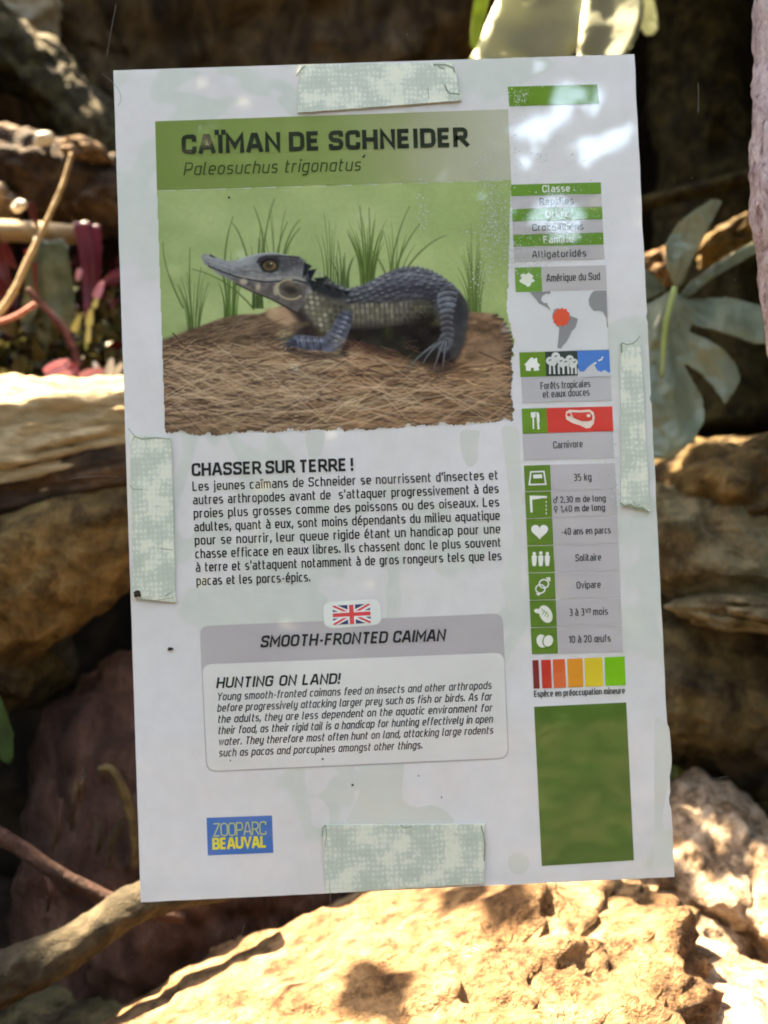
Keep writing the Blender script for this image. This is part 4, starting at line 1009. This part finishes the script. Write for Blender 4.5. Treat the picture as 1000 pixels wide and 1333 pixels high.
def blob(px, py, rpx, Y, m, name, label, cat, seed=0, sq=(1, 1, 1), group=None, parent=None):
    import bmesh
    bm = bmesh.new(); bmesh.ops.create_icosphere(bm, subdivisions=3, radius=1)
    c = P(px, py, Y); r = rpx * mpp(Y)
    for v in bm.verts:
        d = 1 + mn.noise(v.co * 1.6 + Vector((seed, 0, 0))) * .5
        v.co = Vector((v.co.x * sq[0], v.co.y * sq[1], v.co.z * sq[2])) * d * r
    me = bpy.data.meshes.new(name); bm.to_mesh(me); bm.free(); me.materials.append(m)
    for f in me.polygons: f.use_smooth = True
    o = bpy.data.objects.new(name, me); COL.objects.link(o); o.location = c
    if parent is None: tag(o, label, cat, group)
    return o
blob(178.5, 773, 5.2, -.0020, DIRT, 'mud_fleck', 'dark dried mud fleck stuck on the lower end of the left tape strip', 'dirt', 3, (1, .22, .8), 'mud flecks on the sheet')
blob(222, 844.5, 3.4, -.0006, DIRT, 'mud_fleck', 'smaller dark mud fleck on the bare sheet left of the English box', 'dirt', 9, (1.1, .3, .6), 'mud flecks on the sheet')
for q in [(459, 1022, 1.3), (420, 988, 1.2), (298, 257, 1.2), (575, 1038, .9), (300, 990, .8), (545, 1010, .8)]:
    blob(q[0], q[1], q[2], -.0006, DIRT, 'mud_speck', None, None, q[0]).__setitem__('kind', 'stuff')

# ------------------------------------------------------------------ logs, rocks, branches and plants inside the enclosure
PALEWOOD = stripe_mat('pale_split_wood', [(0.12, 0.07, 0.035), (0.36, 0.25, 0.13), (0.54, 0.42, 0.26), (0.38, 0.26, 0.14)], 30, stretch=(.35, 1, 1.6), bump=1.0, dist=.006)
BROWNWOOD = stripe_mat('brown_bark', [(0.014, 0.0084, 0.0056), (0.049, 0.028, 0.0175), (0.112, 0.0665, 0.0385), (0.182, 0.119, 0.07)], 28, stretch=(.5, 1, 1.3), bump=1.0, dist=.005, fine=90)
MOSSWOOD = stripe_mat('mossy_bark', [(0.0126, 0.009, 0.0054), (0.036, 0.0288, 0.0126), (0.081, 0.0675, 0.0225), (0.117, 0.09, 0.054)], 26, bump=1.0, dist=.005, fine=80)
OCHRE = stripe_mat('ochre_rock', [(0.0345, 0.0216, 0.0097), (0.118, 0.0786, 0.0296), (0.236, 0.1573, 0.064), (0.3539, 0.2752, 0.1475)], 16, bump=1.0, dist=.008, fine=70)
SAND = stripe_mat('sandstone', [(0.06, 0.032, 0.018), (0.22, 0.125, 0.065), (0.36, 0.23, 0.13), (0.46, 0.34, 0.22)], 20, bump=1.0, dist=.010, fine=130)
CREAM = stripe_mat('cream_rock', [(0.13, 0.08, 0.055), (0.38, 0.27, 0.19), (0.54, 0.42, 0.33), (0.64, 0.54, 0.46)], 22, bump=1.0, dist=.010, fine=130)
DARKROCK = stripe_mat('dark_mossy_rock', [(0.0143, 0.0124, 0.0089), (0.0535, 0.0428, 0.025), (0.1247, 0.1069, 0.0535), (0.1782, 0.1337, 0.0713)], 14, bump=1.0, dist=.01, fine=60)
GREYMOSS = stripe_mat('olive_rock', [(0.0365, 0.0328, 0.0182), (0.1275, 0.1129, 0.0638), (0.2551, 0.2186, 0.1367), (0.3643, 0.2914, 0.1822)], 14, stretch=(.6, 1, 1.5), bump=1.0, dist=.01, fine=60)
REDBROWN = stripe_mat('mottled_reddish_brown', [(0.014, 0.006, 0.005), (0.045, 0.02, 0.015), (0.09, 0.042, 0.032), (0.15, 0.08, 0.058)], 16, stretch=(1.4, 1, .6), bump=.9, dist=.008)
TAN = stripe_mat('tan_stick', [(.2, .13, .07), (.40, .29, .17), (.5, .4, .26)], 50, stretch=(.3, 1, 1), bump=.5, dist=.002)
PINKBARK = stripe_mat('pale_pink_bark', [(0.115, 0.0575, 0.0633), (0.483, 0.345, 0.3565), (0.644, 0.506, 0.5175), (0.736, 0.621, 0.621)], 160, stretch=(1, 1, .55), bump=.8, dist=.0015, detail=4)
WHITEST = stripe_mat('white_stone', [(.6, .56, .48), (.75, .72, .66), (.8, .78, .74)], 40, bump=.3, dist=.003)

def spline(pts, n):
    p = np.array(pts, float); p = np.vstack([2 * p[0] - p[1], p, 2 * p[-1] - p[-2]]); out = []
    m_ = len(pts) - 1
    for i in range(n + 1):
        t = i / n * m_; k = min(int(t), m_ - 1); u = t - k
        a, b, c, d = p[k:k + 4]
        out.append(.5 * ((2 * b) + (-a + c) * u + (2 * a - 5 * b + 4 * c - d) * u * u + (-a + 3 * b - 3 * c + d) * u ** 3))
    return np.array(out)

def limb(name, pts, m, label=None, cat=None, seed=0, rough=.10, ridges=.06, nl=90, nr=40, parent=None, group=None, squash=1.0, freq=3.0):
    """A branch or log along (px, py, depth, radius px), bark ridges running along it, both ends closed."""
    q = np.array([list(P(a, b, Y)) + [r * mpp(Y)] for a, b, Y, r in pts])
    c = spline(q, nl); V, F = [], []
    for i in range(nl + 1):
        d = c[min(i + 1, nl)][:3] - c[max(i - 1, 0)][:3]; d /= np.linalg.norm(d)
        a = np.cross(d, (0, 1, 0)); a /= np.linalg.norm(a); b = np.cross(d, a)
        R_ = max(c[i][3], 1e-4)
        for j in range(nr):
            t = 2 * math.pi * j / nr; ca, sa = math.cos(t), math.sin(t)
            L_ = i / nl * len(pts) * 1.2
            k = 1 + mn.fractal(Vector((ca * freq * .5 + seed, sa * freq * .5, L_ * freq * .5)), .8, 2, 4) * rough * 2
            k += (abs(mn.noise(Vector((ca * 5 + seed, sa * 5, L_ * .35 + ca)))) - .2) * ridges * 2
            k -= max(0, .09 - abs(mn.noise(Vector((ca * 8 + seed, sa * 8, L_ * .22 + sa * .4))))) * ridges * 7
            k += mn.noise(Vector((ca * 16, sa * 16 + seed, L_ * 2.2))) * ridges * .5
            V.append(c[i][:3] + (a * ca * squash + b * sa) * R_ * k)
    for i in range(nl):
        for j in range(nr):
            F.append((i * nr + j, i * nr + (j + 1) % nr, (i + 1) * nr + (j + 1) % nr, (i + 1) * nr + j))
    V.append(c[0][:3]); V.append(c[-1][:3])
    for j in range(nr):
        F.append((len(V) - 2, (j + 1) % nr, j)); F.append((len(V) - 1, nl * nr + j, nl * nr + (j + 1) % nr))
    o = mesh_obj(name, V, F, m, parent, smooth=True)
    if parent is None: tag(o, label, cat, group)
    return o

def rock(name, c, size, m, label, cat='rock', seed=0, rot=0.0, rough=.5, tilt=0.0, sub=6, crack=.10, freq=1.1, group=None, flat=1.0):
    """A boulder round (px, py, depth) with half axes (width px, depth m, height px)."""
    import bmesh
    bm = bmesh.new(); bmesh.ops.create_icosphere(bm, subdivisions=sub, radius=1)
    k = mpp(c[2]); ctr = P(*c); R_ = Matrix.Rotation(-rot, 3, 'Y') @ Matrix.Rotation(tilt, 3, 'X')
    sx, sy, sz = size[0] * k, size[1], size[2] * k; sd = Vector((seed * 3.1, seed * 1.7, 0))
    for v in bm.verts:
        p = v.co.copy(); w_ = Vector((p.x * sx, p.y * sy, p.z * sz)) / .18
        d = 1 + mn.fractal(p * freq + sd, .9, 2, 3) * rough
        cell = mn.voronoi(w_ * 1.3 + sd)[0]
        d -= max(0, .10 - (cell[1] - cell[0])) * crack * 4.5
        d += mn.fractal(w_ * 4 + sd, .7, 2, 4) * .05 * flat + mn.fractal(w_ * 13 + sd, .5, 2, 3) * .018 * flat
        v.co = R_ @ Vector((p.x * sx * d, p.y * sy * d, p.z * sz * d))
    me = bpy.data.meshes.new(name); bm.to_mesh(me); bm.free(); me.materials.append(m)
    me.polygons.foreach_set('use_smooth', [True] * len(me.polygons))
    o = bpy.data.objects.new(name, me); COL.objects.link(o); o.location = ctr
    return tag(o, label, cat, group)

# bottom: sunlit boulders
rock('boulder', (430, 1385, .20), (480, .24, 150), SAND, 'long orange sunlit sandstone boulder rising under the lower edge of the sheet', seed=1, rot=.30, rough=.14, flat=1.4)
rock('boulder', (700, 1262, .30), (260, .16, 105), CREAM, 'bright cream sunlit boulder below the green panel of the sheet', seed=2, rot=.10, rough=.16, flat=1.4)
rock('boulder', (905, 1140, .40), (105, .15, 115), CREAM, 'upright yellowish sunlit rock beside the lower right corner of the sheet', seed=3, flat=1.4, rough=.35, rot=-.4)
rock('boulder', (1010, 1205, .34), (95, .12, 100), CREAM, 'pale pitted rock at the right edge below the dark boulder', seed=9, flat=1.4, rough=.4)
rock('boulder', (620, 1368, .16), (175, .12, 66), CREAM, 'rounded white rock in front of the cream boulder, partly cut off below', seed=4, rough=.2, flat=1.4, rot=.1)
rock('boulder', (905, 1350, .18), (190, .11, 90), CREAM, 'pitted cream rock in the lower right corner', seed=5, rough=.4, rot=.12)
# right: dark stack
rock('boulder', (960, 650, .50), (135, .16, 92), OCHRE, 'low brown rock under the big lobed leaf', seed=11, rough=.3, rot=.1)
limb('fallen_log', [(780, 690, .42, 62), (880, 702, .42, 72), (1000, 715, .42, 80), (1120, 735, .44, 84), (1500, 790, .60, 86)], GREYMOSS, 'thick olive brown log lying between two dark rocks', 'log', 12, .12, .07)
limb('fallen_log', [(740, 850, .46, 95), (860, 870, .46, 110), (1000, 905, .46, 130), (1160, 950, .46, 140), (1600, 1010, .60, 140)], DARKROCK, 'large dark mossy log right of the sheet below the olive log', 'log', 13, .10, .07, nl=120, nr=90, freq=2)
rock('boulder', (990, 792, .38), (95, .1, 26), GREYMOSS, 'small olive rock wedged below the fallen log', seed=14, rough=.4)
# left
limb('fallen_log', [(-120, 590, .42, 86), (20, 585, .42, 92), (170, 562, .42, 72), (330, 530, .44, 62), (430, 520, .46, 58)], PALEWOOD, 'pale split log with a sunlit top left of the sheet', 'log', 21, .05, .14, nl=160, nr=110, squash=1.0)
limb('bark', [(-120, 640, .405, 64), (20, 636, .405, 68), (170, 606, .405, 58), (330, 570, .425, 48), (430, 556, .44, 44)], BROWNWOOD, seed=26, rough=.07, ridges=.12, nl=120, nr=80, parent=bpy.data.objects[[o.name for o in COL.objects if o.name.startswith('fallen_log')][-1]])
limb('fallen_log', [(-160, 800, .42, 130), (0, 750, .42, 112), (110, 700, .42, 92), (260, 650, .44, 80), (400, 620, .46, 70)], OCHRE, 'smooth ochre brown log under the pale split log', 'log', 22, .07, .05, nl=120, nr=90, freq=2)
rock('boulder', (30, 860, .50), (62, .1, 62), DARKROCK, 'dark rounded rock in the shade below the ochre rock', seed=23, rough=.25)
rock('boulder', (275, 1150, .52), (225, .2, 300), REDBROWN, 'big rounded reddish brown shape standing in for a reflection, behind the lower left edge of the sheet', seed=24, rot=.12, rough=.14)  # solid form added in place of a reddish reflection in the glass
limb('root', [(128, 1002, .30, 5), (146, 1003, .30, 6), (162, 1035, .30, 7), (174, 1080, .30, 6), (176, 1130, .30, 5)], stripe_mat('yellow_root', [(.025, .018, .008), (.07, .05, .02), (.15, .11, .05)], 60, bump=.5, dist=.002), 'curved yellowish hooked root in front of the reddish shape', 'root', 3, .08, .05, 40, 14)
for i, (a, b_, c_) in enumerate([((162, 1062), (148, 1090), (142, 1130)), ((80, 1040), (78, 1075), (70, 1105)), ((100, 1015), (96, 1045), (92, 1080)), ((124, 1065), (130, 1090), (127, 1110)), ((60, 1140), (66, 1160), (62, 1185)), ((112, 1000), (106, 1020), (104, 1046))]):
    limb('rootlet', [(a[0], a[1], .31, 2.5), (b_[0], b_[1], .30, 3.6), (c_[0], c_[1], .31, 2)], [MOSSWOOD, REDBROWN, BROWNWOOD][i % 3], ['mossy rootlet hanging beside the hooked root', 'dark rootlet on the flank of the reddish shape', 'short pale rootlet high on the reddish shape', 'thin mossy rootlet below the hollow', 'dark rootlet low on the reddish shape near the twig', 'pale rootlet left of the hooked root'][i], 'root', i, .1, .05, 20, 10, group='rootlets hanging on the reddish boulder')
limb('twig', [(-60, 1058, .26, 10), (20, 1100, .26, 10), (80, 1140, .26, 9), (160, 1178, .27, 9), (240, 1196, .28, 7)], REDBROWN, 'brown twig sloping down to the pale branch at the lower left', 'twig', 31, .08, .05, 60, 16)
limb('branch', [(-80, 1310, .20, 34), (20, 1268, .20, 32), (110, 1222, .21, 27), (190, 1170, .22, 24), (330, 1140, .24, 22)], stripe_mat('olive_branch_bark', [(.010, .008, .005), (.032, .025, .014), (.07, .055, .033), (.14, .11, .07)], 30, bump=.8, dist=.004), 'thick pale olive branch crossing the lower left corner', 'branch', 32, .08, .06, 80, 30)
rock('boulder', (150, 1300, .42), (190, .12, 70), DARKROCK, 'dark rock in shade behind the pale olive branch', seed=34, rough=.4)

# upper left
rock('boulder', (250, 20, 1.10), (420, .15, 250), stripe_mat('fibrous_soil', [(.01, .007, .005), (.05, .03, .015), (.12, .075, .035), (.22, .15, .09)], 18, stretch=(1, 1, .5), bump=1, dist=.01), 'dark brown earthy bank full of roots behind the branches', seed=41, rough=.3, crack=.1)
rock('boulder', (0, 18, .95), (80, .08, 42), WHITEST, 'white sunlit stone in the upper left corner', seed=42, rough=.3, sub=5)
limb('branch', [(-60, 20, .85, 42), (20, 70, .85, 42), (90, 135, .84, 38), (160, 205, .82, 34), (240, 270, .8, 30)], MOSSWOOD, 'thick mossy dark branch sloping down behind the brown log', 'branch', 43, .14, .1)
limb('fallen_log', [(-90, 178, .70, 34), (0, 205, .70, 40), (90, 240, .70, 52), (170, 264, .70, 52), (260, 285, .72, 50)], BROWNWOOD, 'brown log with a sunlit upper side left of the title', 'log', 44, .12, .1, nl=100, nr=48)
rock('pebble', (112, 200, .66), (34, .03, 15), SAND, 'orange sunlit chunk of wood on top of the brown log', 'wood chunk', seed=45, rot=-.3, rough=.3, sub=5)
rock('pebble', (57, 181, .64), (15, .012, 7.5), WHITEST, 'small white stone lying on the brown log', 'stone', seed=46, rot=.25, rough=.2, sub=4)
rock('pebble', (25, 268, .60), (10, .008, 7), WHITEST, 'tiny white stone near the tan stick', 'stone', seed=47, rot=.5, rough=.2, sub=4)
rock('boulder', (-10, 268, .68), (42, .05, 26), CREAM, 'pale lump of rock at the left edge above the tan stick', seed=48, rough=.3, sub=5)
limb('stick', [(-60, 298, .60, 14), (20, 301, .60, 14), (70, 304, .60, 13), (114, 306, .60, 12)], TAN, 'straight tan stick with a cut end at the left', 'stick', 49, .04, .03, 50, 24)
limb('twig', [(94, 200, .50, 3.4), (82, 240, .50, 3.4), (62, 286, .50, 3.6), (34, 345, .50, 4.6), (15, 385, .50, 4.6), (-20, 432, .50, 5)], TAN, 'long thin pale twig hanging down across the tan stick', 'twig', 50, .06, .04, 70, 10)
limb('twig', [(-20, 425, .52, 3.4), (20, 412, .52, 3.6), (46, 396, .52, 4.2)], stripe_mat('pink_stem', [(.2, .05, .05), (.36, .14, .12), (.5, .25, .2)], 60, bump=.3, dist=.001), 'short pinkish twig pointing up at the left', 'twig', 51, .06, .04, 24, 10)
limb('twig', [(36, 376, .54, 3.2), (62, 404, .54, 4.4), (88, 436, .54, 5.4), (104, 478, .54, 6)], stripe_mat('maroon_stem', [(.03, .01, .012), (.10, .03, .03), (.2, .09, .08)], 60, bump=.3, dist=.001), 'dark maroon twig running down to the pink petals', 'twig', 52, .06, .04, 40, 10)

def blade(name, p0, p1, wpx, Y, m, label=None, cat=None, parent=None, bend=(0, 0), dy=0.0, fold=.25, n=16, curl=0.0, group=None, tip=.9, base=.15, thick=.0006, ribs=0, blunt=.75):
    """A leaf blade from base p0 to tip p1 (photo pixels), widest wpx, bent sideways, going dy deeper to its tip, creased along its midrib."""
    a = np.array(p0, float); b = np.array(p1, float); d = b - a; nrm = np.array([-d[1], d[0]]) / np.hypot(*d)
    V, F = [], []; cols = 9
    for i in range(n + 1):
        t = i / n; c = a + d * t + nrm * math.sin(math.pi * t) * bend[0]
        wv = (math.sin(math.pi * min(t * tip + .0, 1)) ** blunt * (1 - base) + base * (1 - t)) * wpx / 2
        if i == n: wv = .3
        for j in range(cols):
            s_ = (j - (cols - 1) / 2) / ((cols - 1) / 2)
            q = c + nrm * s_ * wv
            k = abs(s_) * fold * wv * mpp(Y)
            rb = math.sin((t * 7 - abs(s_) * 1.6) * 2 * math.pi) * ribs * mpp(Y)
            V.append(P(q[0], q[1], Y + dy * t + curl * t * t - k + rb + mn.noise(Vector((q[0] * .03, q[1] * .03, Y))) * .004))
    for i in range(n):
        for j in range(cols - 1):
            F.append((i * cols + j, i * cols + j + 1, (i + 1) * cols + j + 1, (i + 1) * cols + j))
    o = mesh_obj(name, V, F, m, parent, smooth=True)
    sd = o.modifiers.new('thickness', 'SOLIDIFY'); sd.thickness = thick
    if parent is None: tag(o, label, cat, group)
    return o

def plant(name, loc, label, cat, group=None):
    e = bpy.data.objects.new(name, None); COL.objects.link(e); e.location = loc
    bpy.context.view_layer.update()
    return tag(e, label, cat, group)
def adopt(ch, par):
    ch.parent = par; ch.matrix_parent_inverse = Matrix.Translation(-Vector(par.location))
    return ch

GL = leaf_mat('grey_green_leaf', (.14, .17, .12), (.24, .27, .19), rough=.3, trans=.15, scale=25)
GR = leaf_mat('leaf_midrib', (.26, .34, .10), (.36, .45, .16), rough=.4, trans=.1, scale=40)
ph = plant('philodendron', P(868, 560, .42), 'large grey green lobed leaf with a pale midrib right of the sheet', 'plant')
def split_leaf(name, outline, Y, m, parent, centre, seed, k=3.418, ox=830, oy=230, tilt=(0, 0)):
    """A broad leaf surface with the outline given, ribbed along veins that run out from centre."""
    o_ = [(x / k + ox, y / k + oy) for x, y in outline]; o_ = [tuple(q) for q in round_poly(o_, 5, True)]
    xs = np.arange(min(p[0] for p in o_), max(p[0] for p in o_) + 2, 1.6); ys2 = np.arange(min(p[1] for p in o_), max(p[1] for p in o_) + 2, 1.6)
    GX, GY = np.meshgrid(xs, ys2); ins = np.zeros(GX.shape, bool); n = len(o_)
    for a in range(n):
        (ax, ay), (bx, by) = o_[a], o_[(a + 1) % n]
        if ay == by: continue
        ins ^= ((ay > GY) != (by > GY)) & (GX < (bx - ax) * (GY - ay) / (by - ay) + ax)
    V = []; num = -np.ones(GX.shape, int)
    for a, b2 in zip(*np.nonzero(ins)):
        px, py = GX[a, b2], GY[a, b2]; dx, dy_ = px - centre[0], py - centre[1]; rr = math.hypot(dx, dy_); an = math.atan2(dy_, dx)
        d = .0035 * math.sin(an * 5.3 + seed) * min(rr / 60, 1.6) - .0016 * abs(math.sin(an * 11 + rr * .02 + seed)) * min(rr / 50, 1) + tilt[0] * dx + tilt[1] * dy_ + mn.noise(Vector((px * .02, py * .02, seed))) * .012 + mn.noise(Vector((px * .08, py * .08, seed))) * .002
        num[a, b2] = len(V); V.append(P(px, py, Y + d))
    F = [(num[a, b2], num[a + 1, b2], num[a + 1, b2 + 1], num[a, b2 + 1]) for a in range(GX.shape[0] - 1) for b2 in range(GX.shape[1] - 1) if ins[a, b2] and ins[a + 1, b2] and ins[a + 1, b2 + 1] and ins[a, b2 + 1]]
    o = mesh_obj(name, V, F, m, parent, smooth=True); sd = o.modifiers.new('thickness', 'SOLIDIFY'); sd.thickness = .0008
    return adopt(o, parent)
cen = (873, 384)
split_leaf('leaf_blade', [(150, 505), (230, 545), (400, 533), (560, 572), (690, 610), (690, 740), (520, 748), (440, 718), (330, 680), (240, 662), (232, 688), (300, 715), (380, 760), (440, 830), (462, 900), (432, 965), (388, 1015), (330, 930), (270, 868), (208, 832), (240, 890), (292, 980), (302, 1085), (250, 1180), (150, 1260), (20, 1260), (-60, 1100), (-40, 820), (-60, 600), (60, 556), (130, 512)], .36, GL, ph, cen, 1, tilt=(.0001, -.0001))
split_leaf('upper_lobe', [(168, 505), (122, 400), (126, 290), (180, 200), (260, 140), (340, 92), (384, 108), (335, 205), (292, 285), (250, 370), (205, 475)], .355, GL, ph, cen, 3, tilt=(.0002, .0003))
split_leaf('side_lobe', [(172, 545), (228, 470), (340, 388), (470, 310), (620, 240), (650, 270), (560, 330), (430, 400), (350, 445), (222, 545)], .365, GL, ph, cen, 5, tilt=(.0004, .0001))
split_leaf('back_lobe', [(-80, 380), (0, 392), (70, 425), (132, 505), (60, 548), (-80, 575)], .375, GL, ph, cen, 7)
adopt(limb('midrib', [(879, 374, .338, 4), (872, 400, .336, 4), (866, 430, .336, 3.6), (862, 490, .340, 2.2)], GR, parent=ph, nl=20, nr=10, rough=.02, ridges=.02), ph)
adopt(limb('stem', [(877, 380, .37, 5), (874, 470, .44, 5), (880, 640, .62, 7), (884, 1100, .78, 9)], GR, parent=ph, nl=20, nr=10, rough=.02, ridges=.02), ph)
rock('pebble', (950, 312, .60), (44, .05, 22), OCHRE, 'ochre stone showing behind the lobed leaf', 'stone', seed=61, rot=.5, rough=.4, sub=5)
rock('pebble', (862, 345, .62), (26, .03, 24), SAND, 'orange stone peeping out between sheet and lobed leaf', 'stone', seed=62, rot=.5, rough=.4, sub=5)
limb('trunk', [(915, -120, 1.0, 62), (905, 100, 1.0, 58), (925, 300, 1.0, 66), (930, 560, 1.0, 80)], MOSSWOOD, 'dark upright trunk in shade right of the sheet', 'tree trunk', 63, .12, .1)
limb('branch', [(820, 270, .8, 9), (900, 250, .8, 10), (1020, 222, .8, 12)], MOSSWOOD, 'thin dark branch in front of the upright trunk', 'branch', 64, .1, .08, 40, 14)
limb('trunk', [(1070, -1300, .05, 60), (1056, -600, .05, 58), (1046, -160, .05, 56), (1042, 40, .05, 55), (1038, 130, .05, 56), (1036, 240, .05, 57), (1040, 330, .05, 54), (1046, 420, .05, 50), (1062, 560, .05, 46), (1080, 900, .06, 48), (1100, 2100, .08, 56)], PINKBARK, 'pale pink mottled trunk at the right edge of the window', 'tree trunk', 65, .05, .05, nl=420, nr=72)

# bright leaves at the top
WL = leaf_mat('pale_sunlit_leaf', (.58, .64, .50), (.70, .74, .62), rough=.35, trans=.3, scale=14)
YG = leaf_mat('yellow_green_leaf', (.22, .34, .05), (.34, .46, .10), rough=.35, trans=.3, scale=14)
tl = plant('broad_leaf_plant', P(720, -60, .62), 'bright sunlit broad leaves above the top edge of the sheet', 'plant')
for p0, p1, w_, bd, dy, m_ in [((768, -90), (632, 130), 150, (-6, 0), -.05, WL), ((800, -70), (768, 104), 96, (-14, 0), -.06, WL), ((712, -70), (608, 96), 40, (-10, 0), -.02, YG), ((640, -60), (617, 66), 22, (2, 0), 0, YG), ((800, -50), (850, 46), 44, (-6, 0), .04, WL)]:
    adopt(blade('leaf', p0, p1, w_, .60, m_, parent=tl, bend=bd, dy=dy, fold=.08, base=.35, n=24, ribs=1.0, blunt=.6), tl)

adopt(limb('stem', [(735, -70, .60, 7), (760, -200, .66, 9), (800, -420, .9, 12), (820, -520, 1.5, 14)], GR, parent=tl, nl=30, nr=12, rough=.03, ridges=.03), tl)
# left plants
MG = leaf_mat('magenta_leaf', (.09, .012, .03), (.22, .035, .08), rough=.35, trans=.2)
PK = leaf_mat('pink_petal', (.52, .2, .3), (.66, .34, .44), rough=.5, trans=.3)
DG = leaf_mat('sage_leaf', (.05, .075, .045), (.14, .17, .12), rough=.35, trans=.15, scale=60)
RD = leaf_mat('dark_red_leaf', (.07, .01, .012), (.16, .025, .03), rough=.35, trans=.2)
YP = leaf_mat('yellow_bud', (.42, .40, .12), (.6, .56, .26), rough=.5, trans=.2)
def p1leaf(name, *a, label, **k): return blade(name, *a, label=label, cat='leaf', **k)
sg = plant('sage_plant', P(70, 300, .58), 'broad drooping grey green leaves below the tan stick', 'plant')
for a in [((72, 312), (92, 430), 52, .56, (8, 0)), ((52, 310), (30, 425), 36, .57, (-6, 0)), ((84, 318), (56, 470), 30, .58, (10, 0)), ((60, 330), (70, 450), 34, .59, (2, 0))]:
    adopt(blade('leaf', a[0], a[1], a[2], a[3], DG, parent=sg, bend=a[4], dy=.02, fold=.3, base=.4, ribs=.6), sg)
mg = plant('bromeliad', P(115, 285, .56), 'magenta strap leaves hanging by the cut end of the tan stick', 'plant')
for a in [((106, 288), (112, 420), 26, .555, (-4, 0)), ((122, 292), (122, 398), 22, .56, (-3, 0)), ((160, 352), (122, 378), 12, .55, (3, 0))]:
    adopt(blade('leaf', a[0], a[1], a[2], a[3], MG, parent=mg, bend=a[4], dy=.01, fold=.35, base=.8, tip=.8), mg)
rl = plant('red_leaf_plant', P(-6, 400, .57), 'dark red leaves at the left edge under the tan stick', 'plant')
for a in [((-12, 310), (14, 372), 30, .55, (2, 0)), ((2, 318), (22, 350), 18, .56, (2, 0)), ((-10, 350), (8, 430), 24, .57, (-3, 0)), ((40, 262), (50, 296), 14, .56, (2, 0)), ((46, 340), (50, 390), 8, .53, (2, 0))]:
    adopt(blade('leaf', a[0], a[1], a[2], a[3], RD, parent=rl, bend=a[4], dy=.01, fold=.35, base=.6), rl)
pf = plant('pink_flower', P(95, 490, .50), 'fallen pink petals lying on top of the pale split log', 'flower')
for a in [((58, 486), (92, 470), 22), ((62, 492), (100, 484), 16), ((104, 492), (136, 482), 20), ((86, 470), (106, 490), 14)]:
    adopt(blade('petal', a[0], a[1], a[2], .50, MG if a[2] == 14 else PK, parent=pf, dy=.0, fold=.4, base=.5), pf)
fb = plant('flower_buds', P(118, 460, .54), 'pink and yellow buds on a thin stem close to the sheet', 'flower')
adopt(limb('stem', [(112, 455, .545, 2), (116, 420, .545, 2), (130, 375, .545, 2)], GR, parent=fb, nl=14, nr=8, rough=.02, ridges=.02), fb)
for a in [((124, 388), (134, 366), 15, PK), ((122, 400), (127, 386), 10, YP), ((116, 424), (118, 402), 13, YP), ((114, 446), (116, 420), 9, YP), ((96, 432), (104, 410), 12, YP), ((104, 350), (100, 366), 10, PK)]:
    adopt(blade('bud', a[0], a[1], a[2], .535, a[3], parent=fb, fold=.6, base=.6), fb)
wf = plant('white_flower', P(145, 495, .54), 'white petals at the left edge of the sheet above the pale log', 'flower')
for a in [((140, 492), (146, 466), 14), ((148, 490), (160, 472), 12), ((130, 490), (122, 470), 12)]:
    adopt(blade('petal', a[0], a[1], a[2], .53, WHITEST, parent=wf, fold=.5, base=.5), wf)
gl = plant('low_green_plant', P(-10, 960, .4), 'dark green leaf in the shade at the left edge', 'plant')
for a in [((-20, 890), (12, 995), 40), ((-14, 930), (18, 960), 22)]:
    adopt(blade('leaf', a[0], a[1], a[2], .40, leaf_mat('deep_green_leaf', (.012, .04, .01), (.04, .10, .02)), parent=gl, fold=.3, base=.4), gl)
# tangled low growth behind the left plants
c0 = [P(px, py, .62) for px, py in zip(r0.uniform(-60, 170, 700), r0.normal(455, 40, 700))]
pts = np.array(c0); pts[:, 1] += r0.uniform(-.04, .12, 700)
leaf_cloud('ground_cover', pts, .022, leaf_mat('undergrowth_leaf', (.02, .035, .012), (.09, .07, .03), scale=30), 15, kind='stuff', label='tangled small dark leaves behind the pink petals')
c0 = [P(px, py, .66) for px, py in zip(r0.uniform(-60, 170, 160), r0.normal(400, 60, 160))]
pts = np.array(c0); pts[:, 1] += r0.uniform(-.04, .12, 160)
leaf_cloud('red_ground_cover', pts, .026, RD, 16, kind='stuff', label='scattered dark red leaves behind the sage plant')
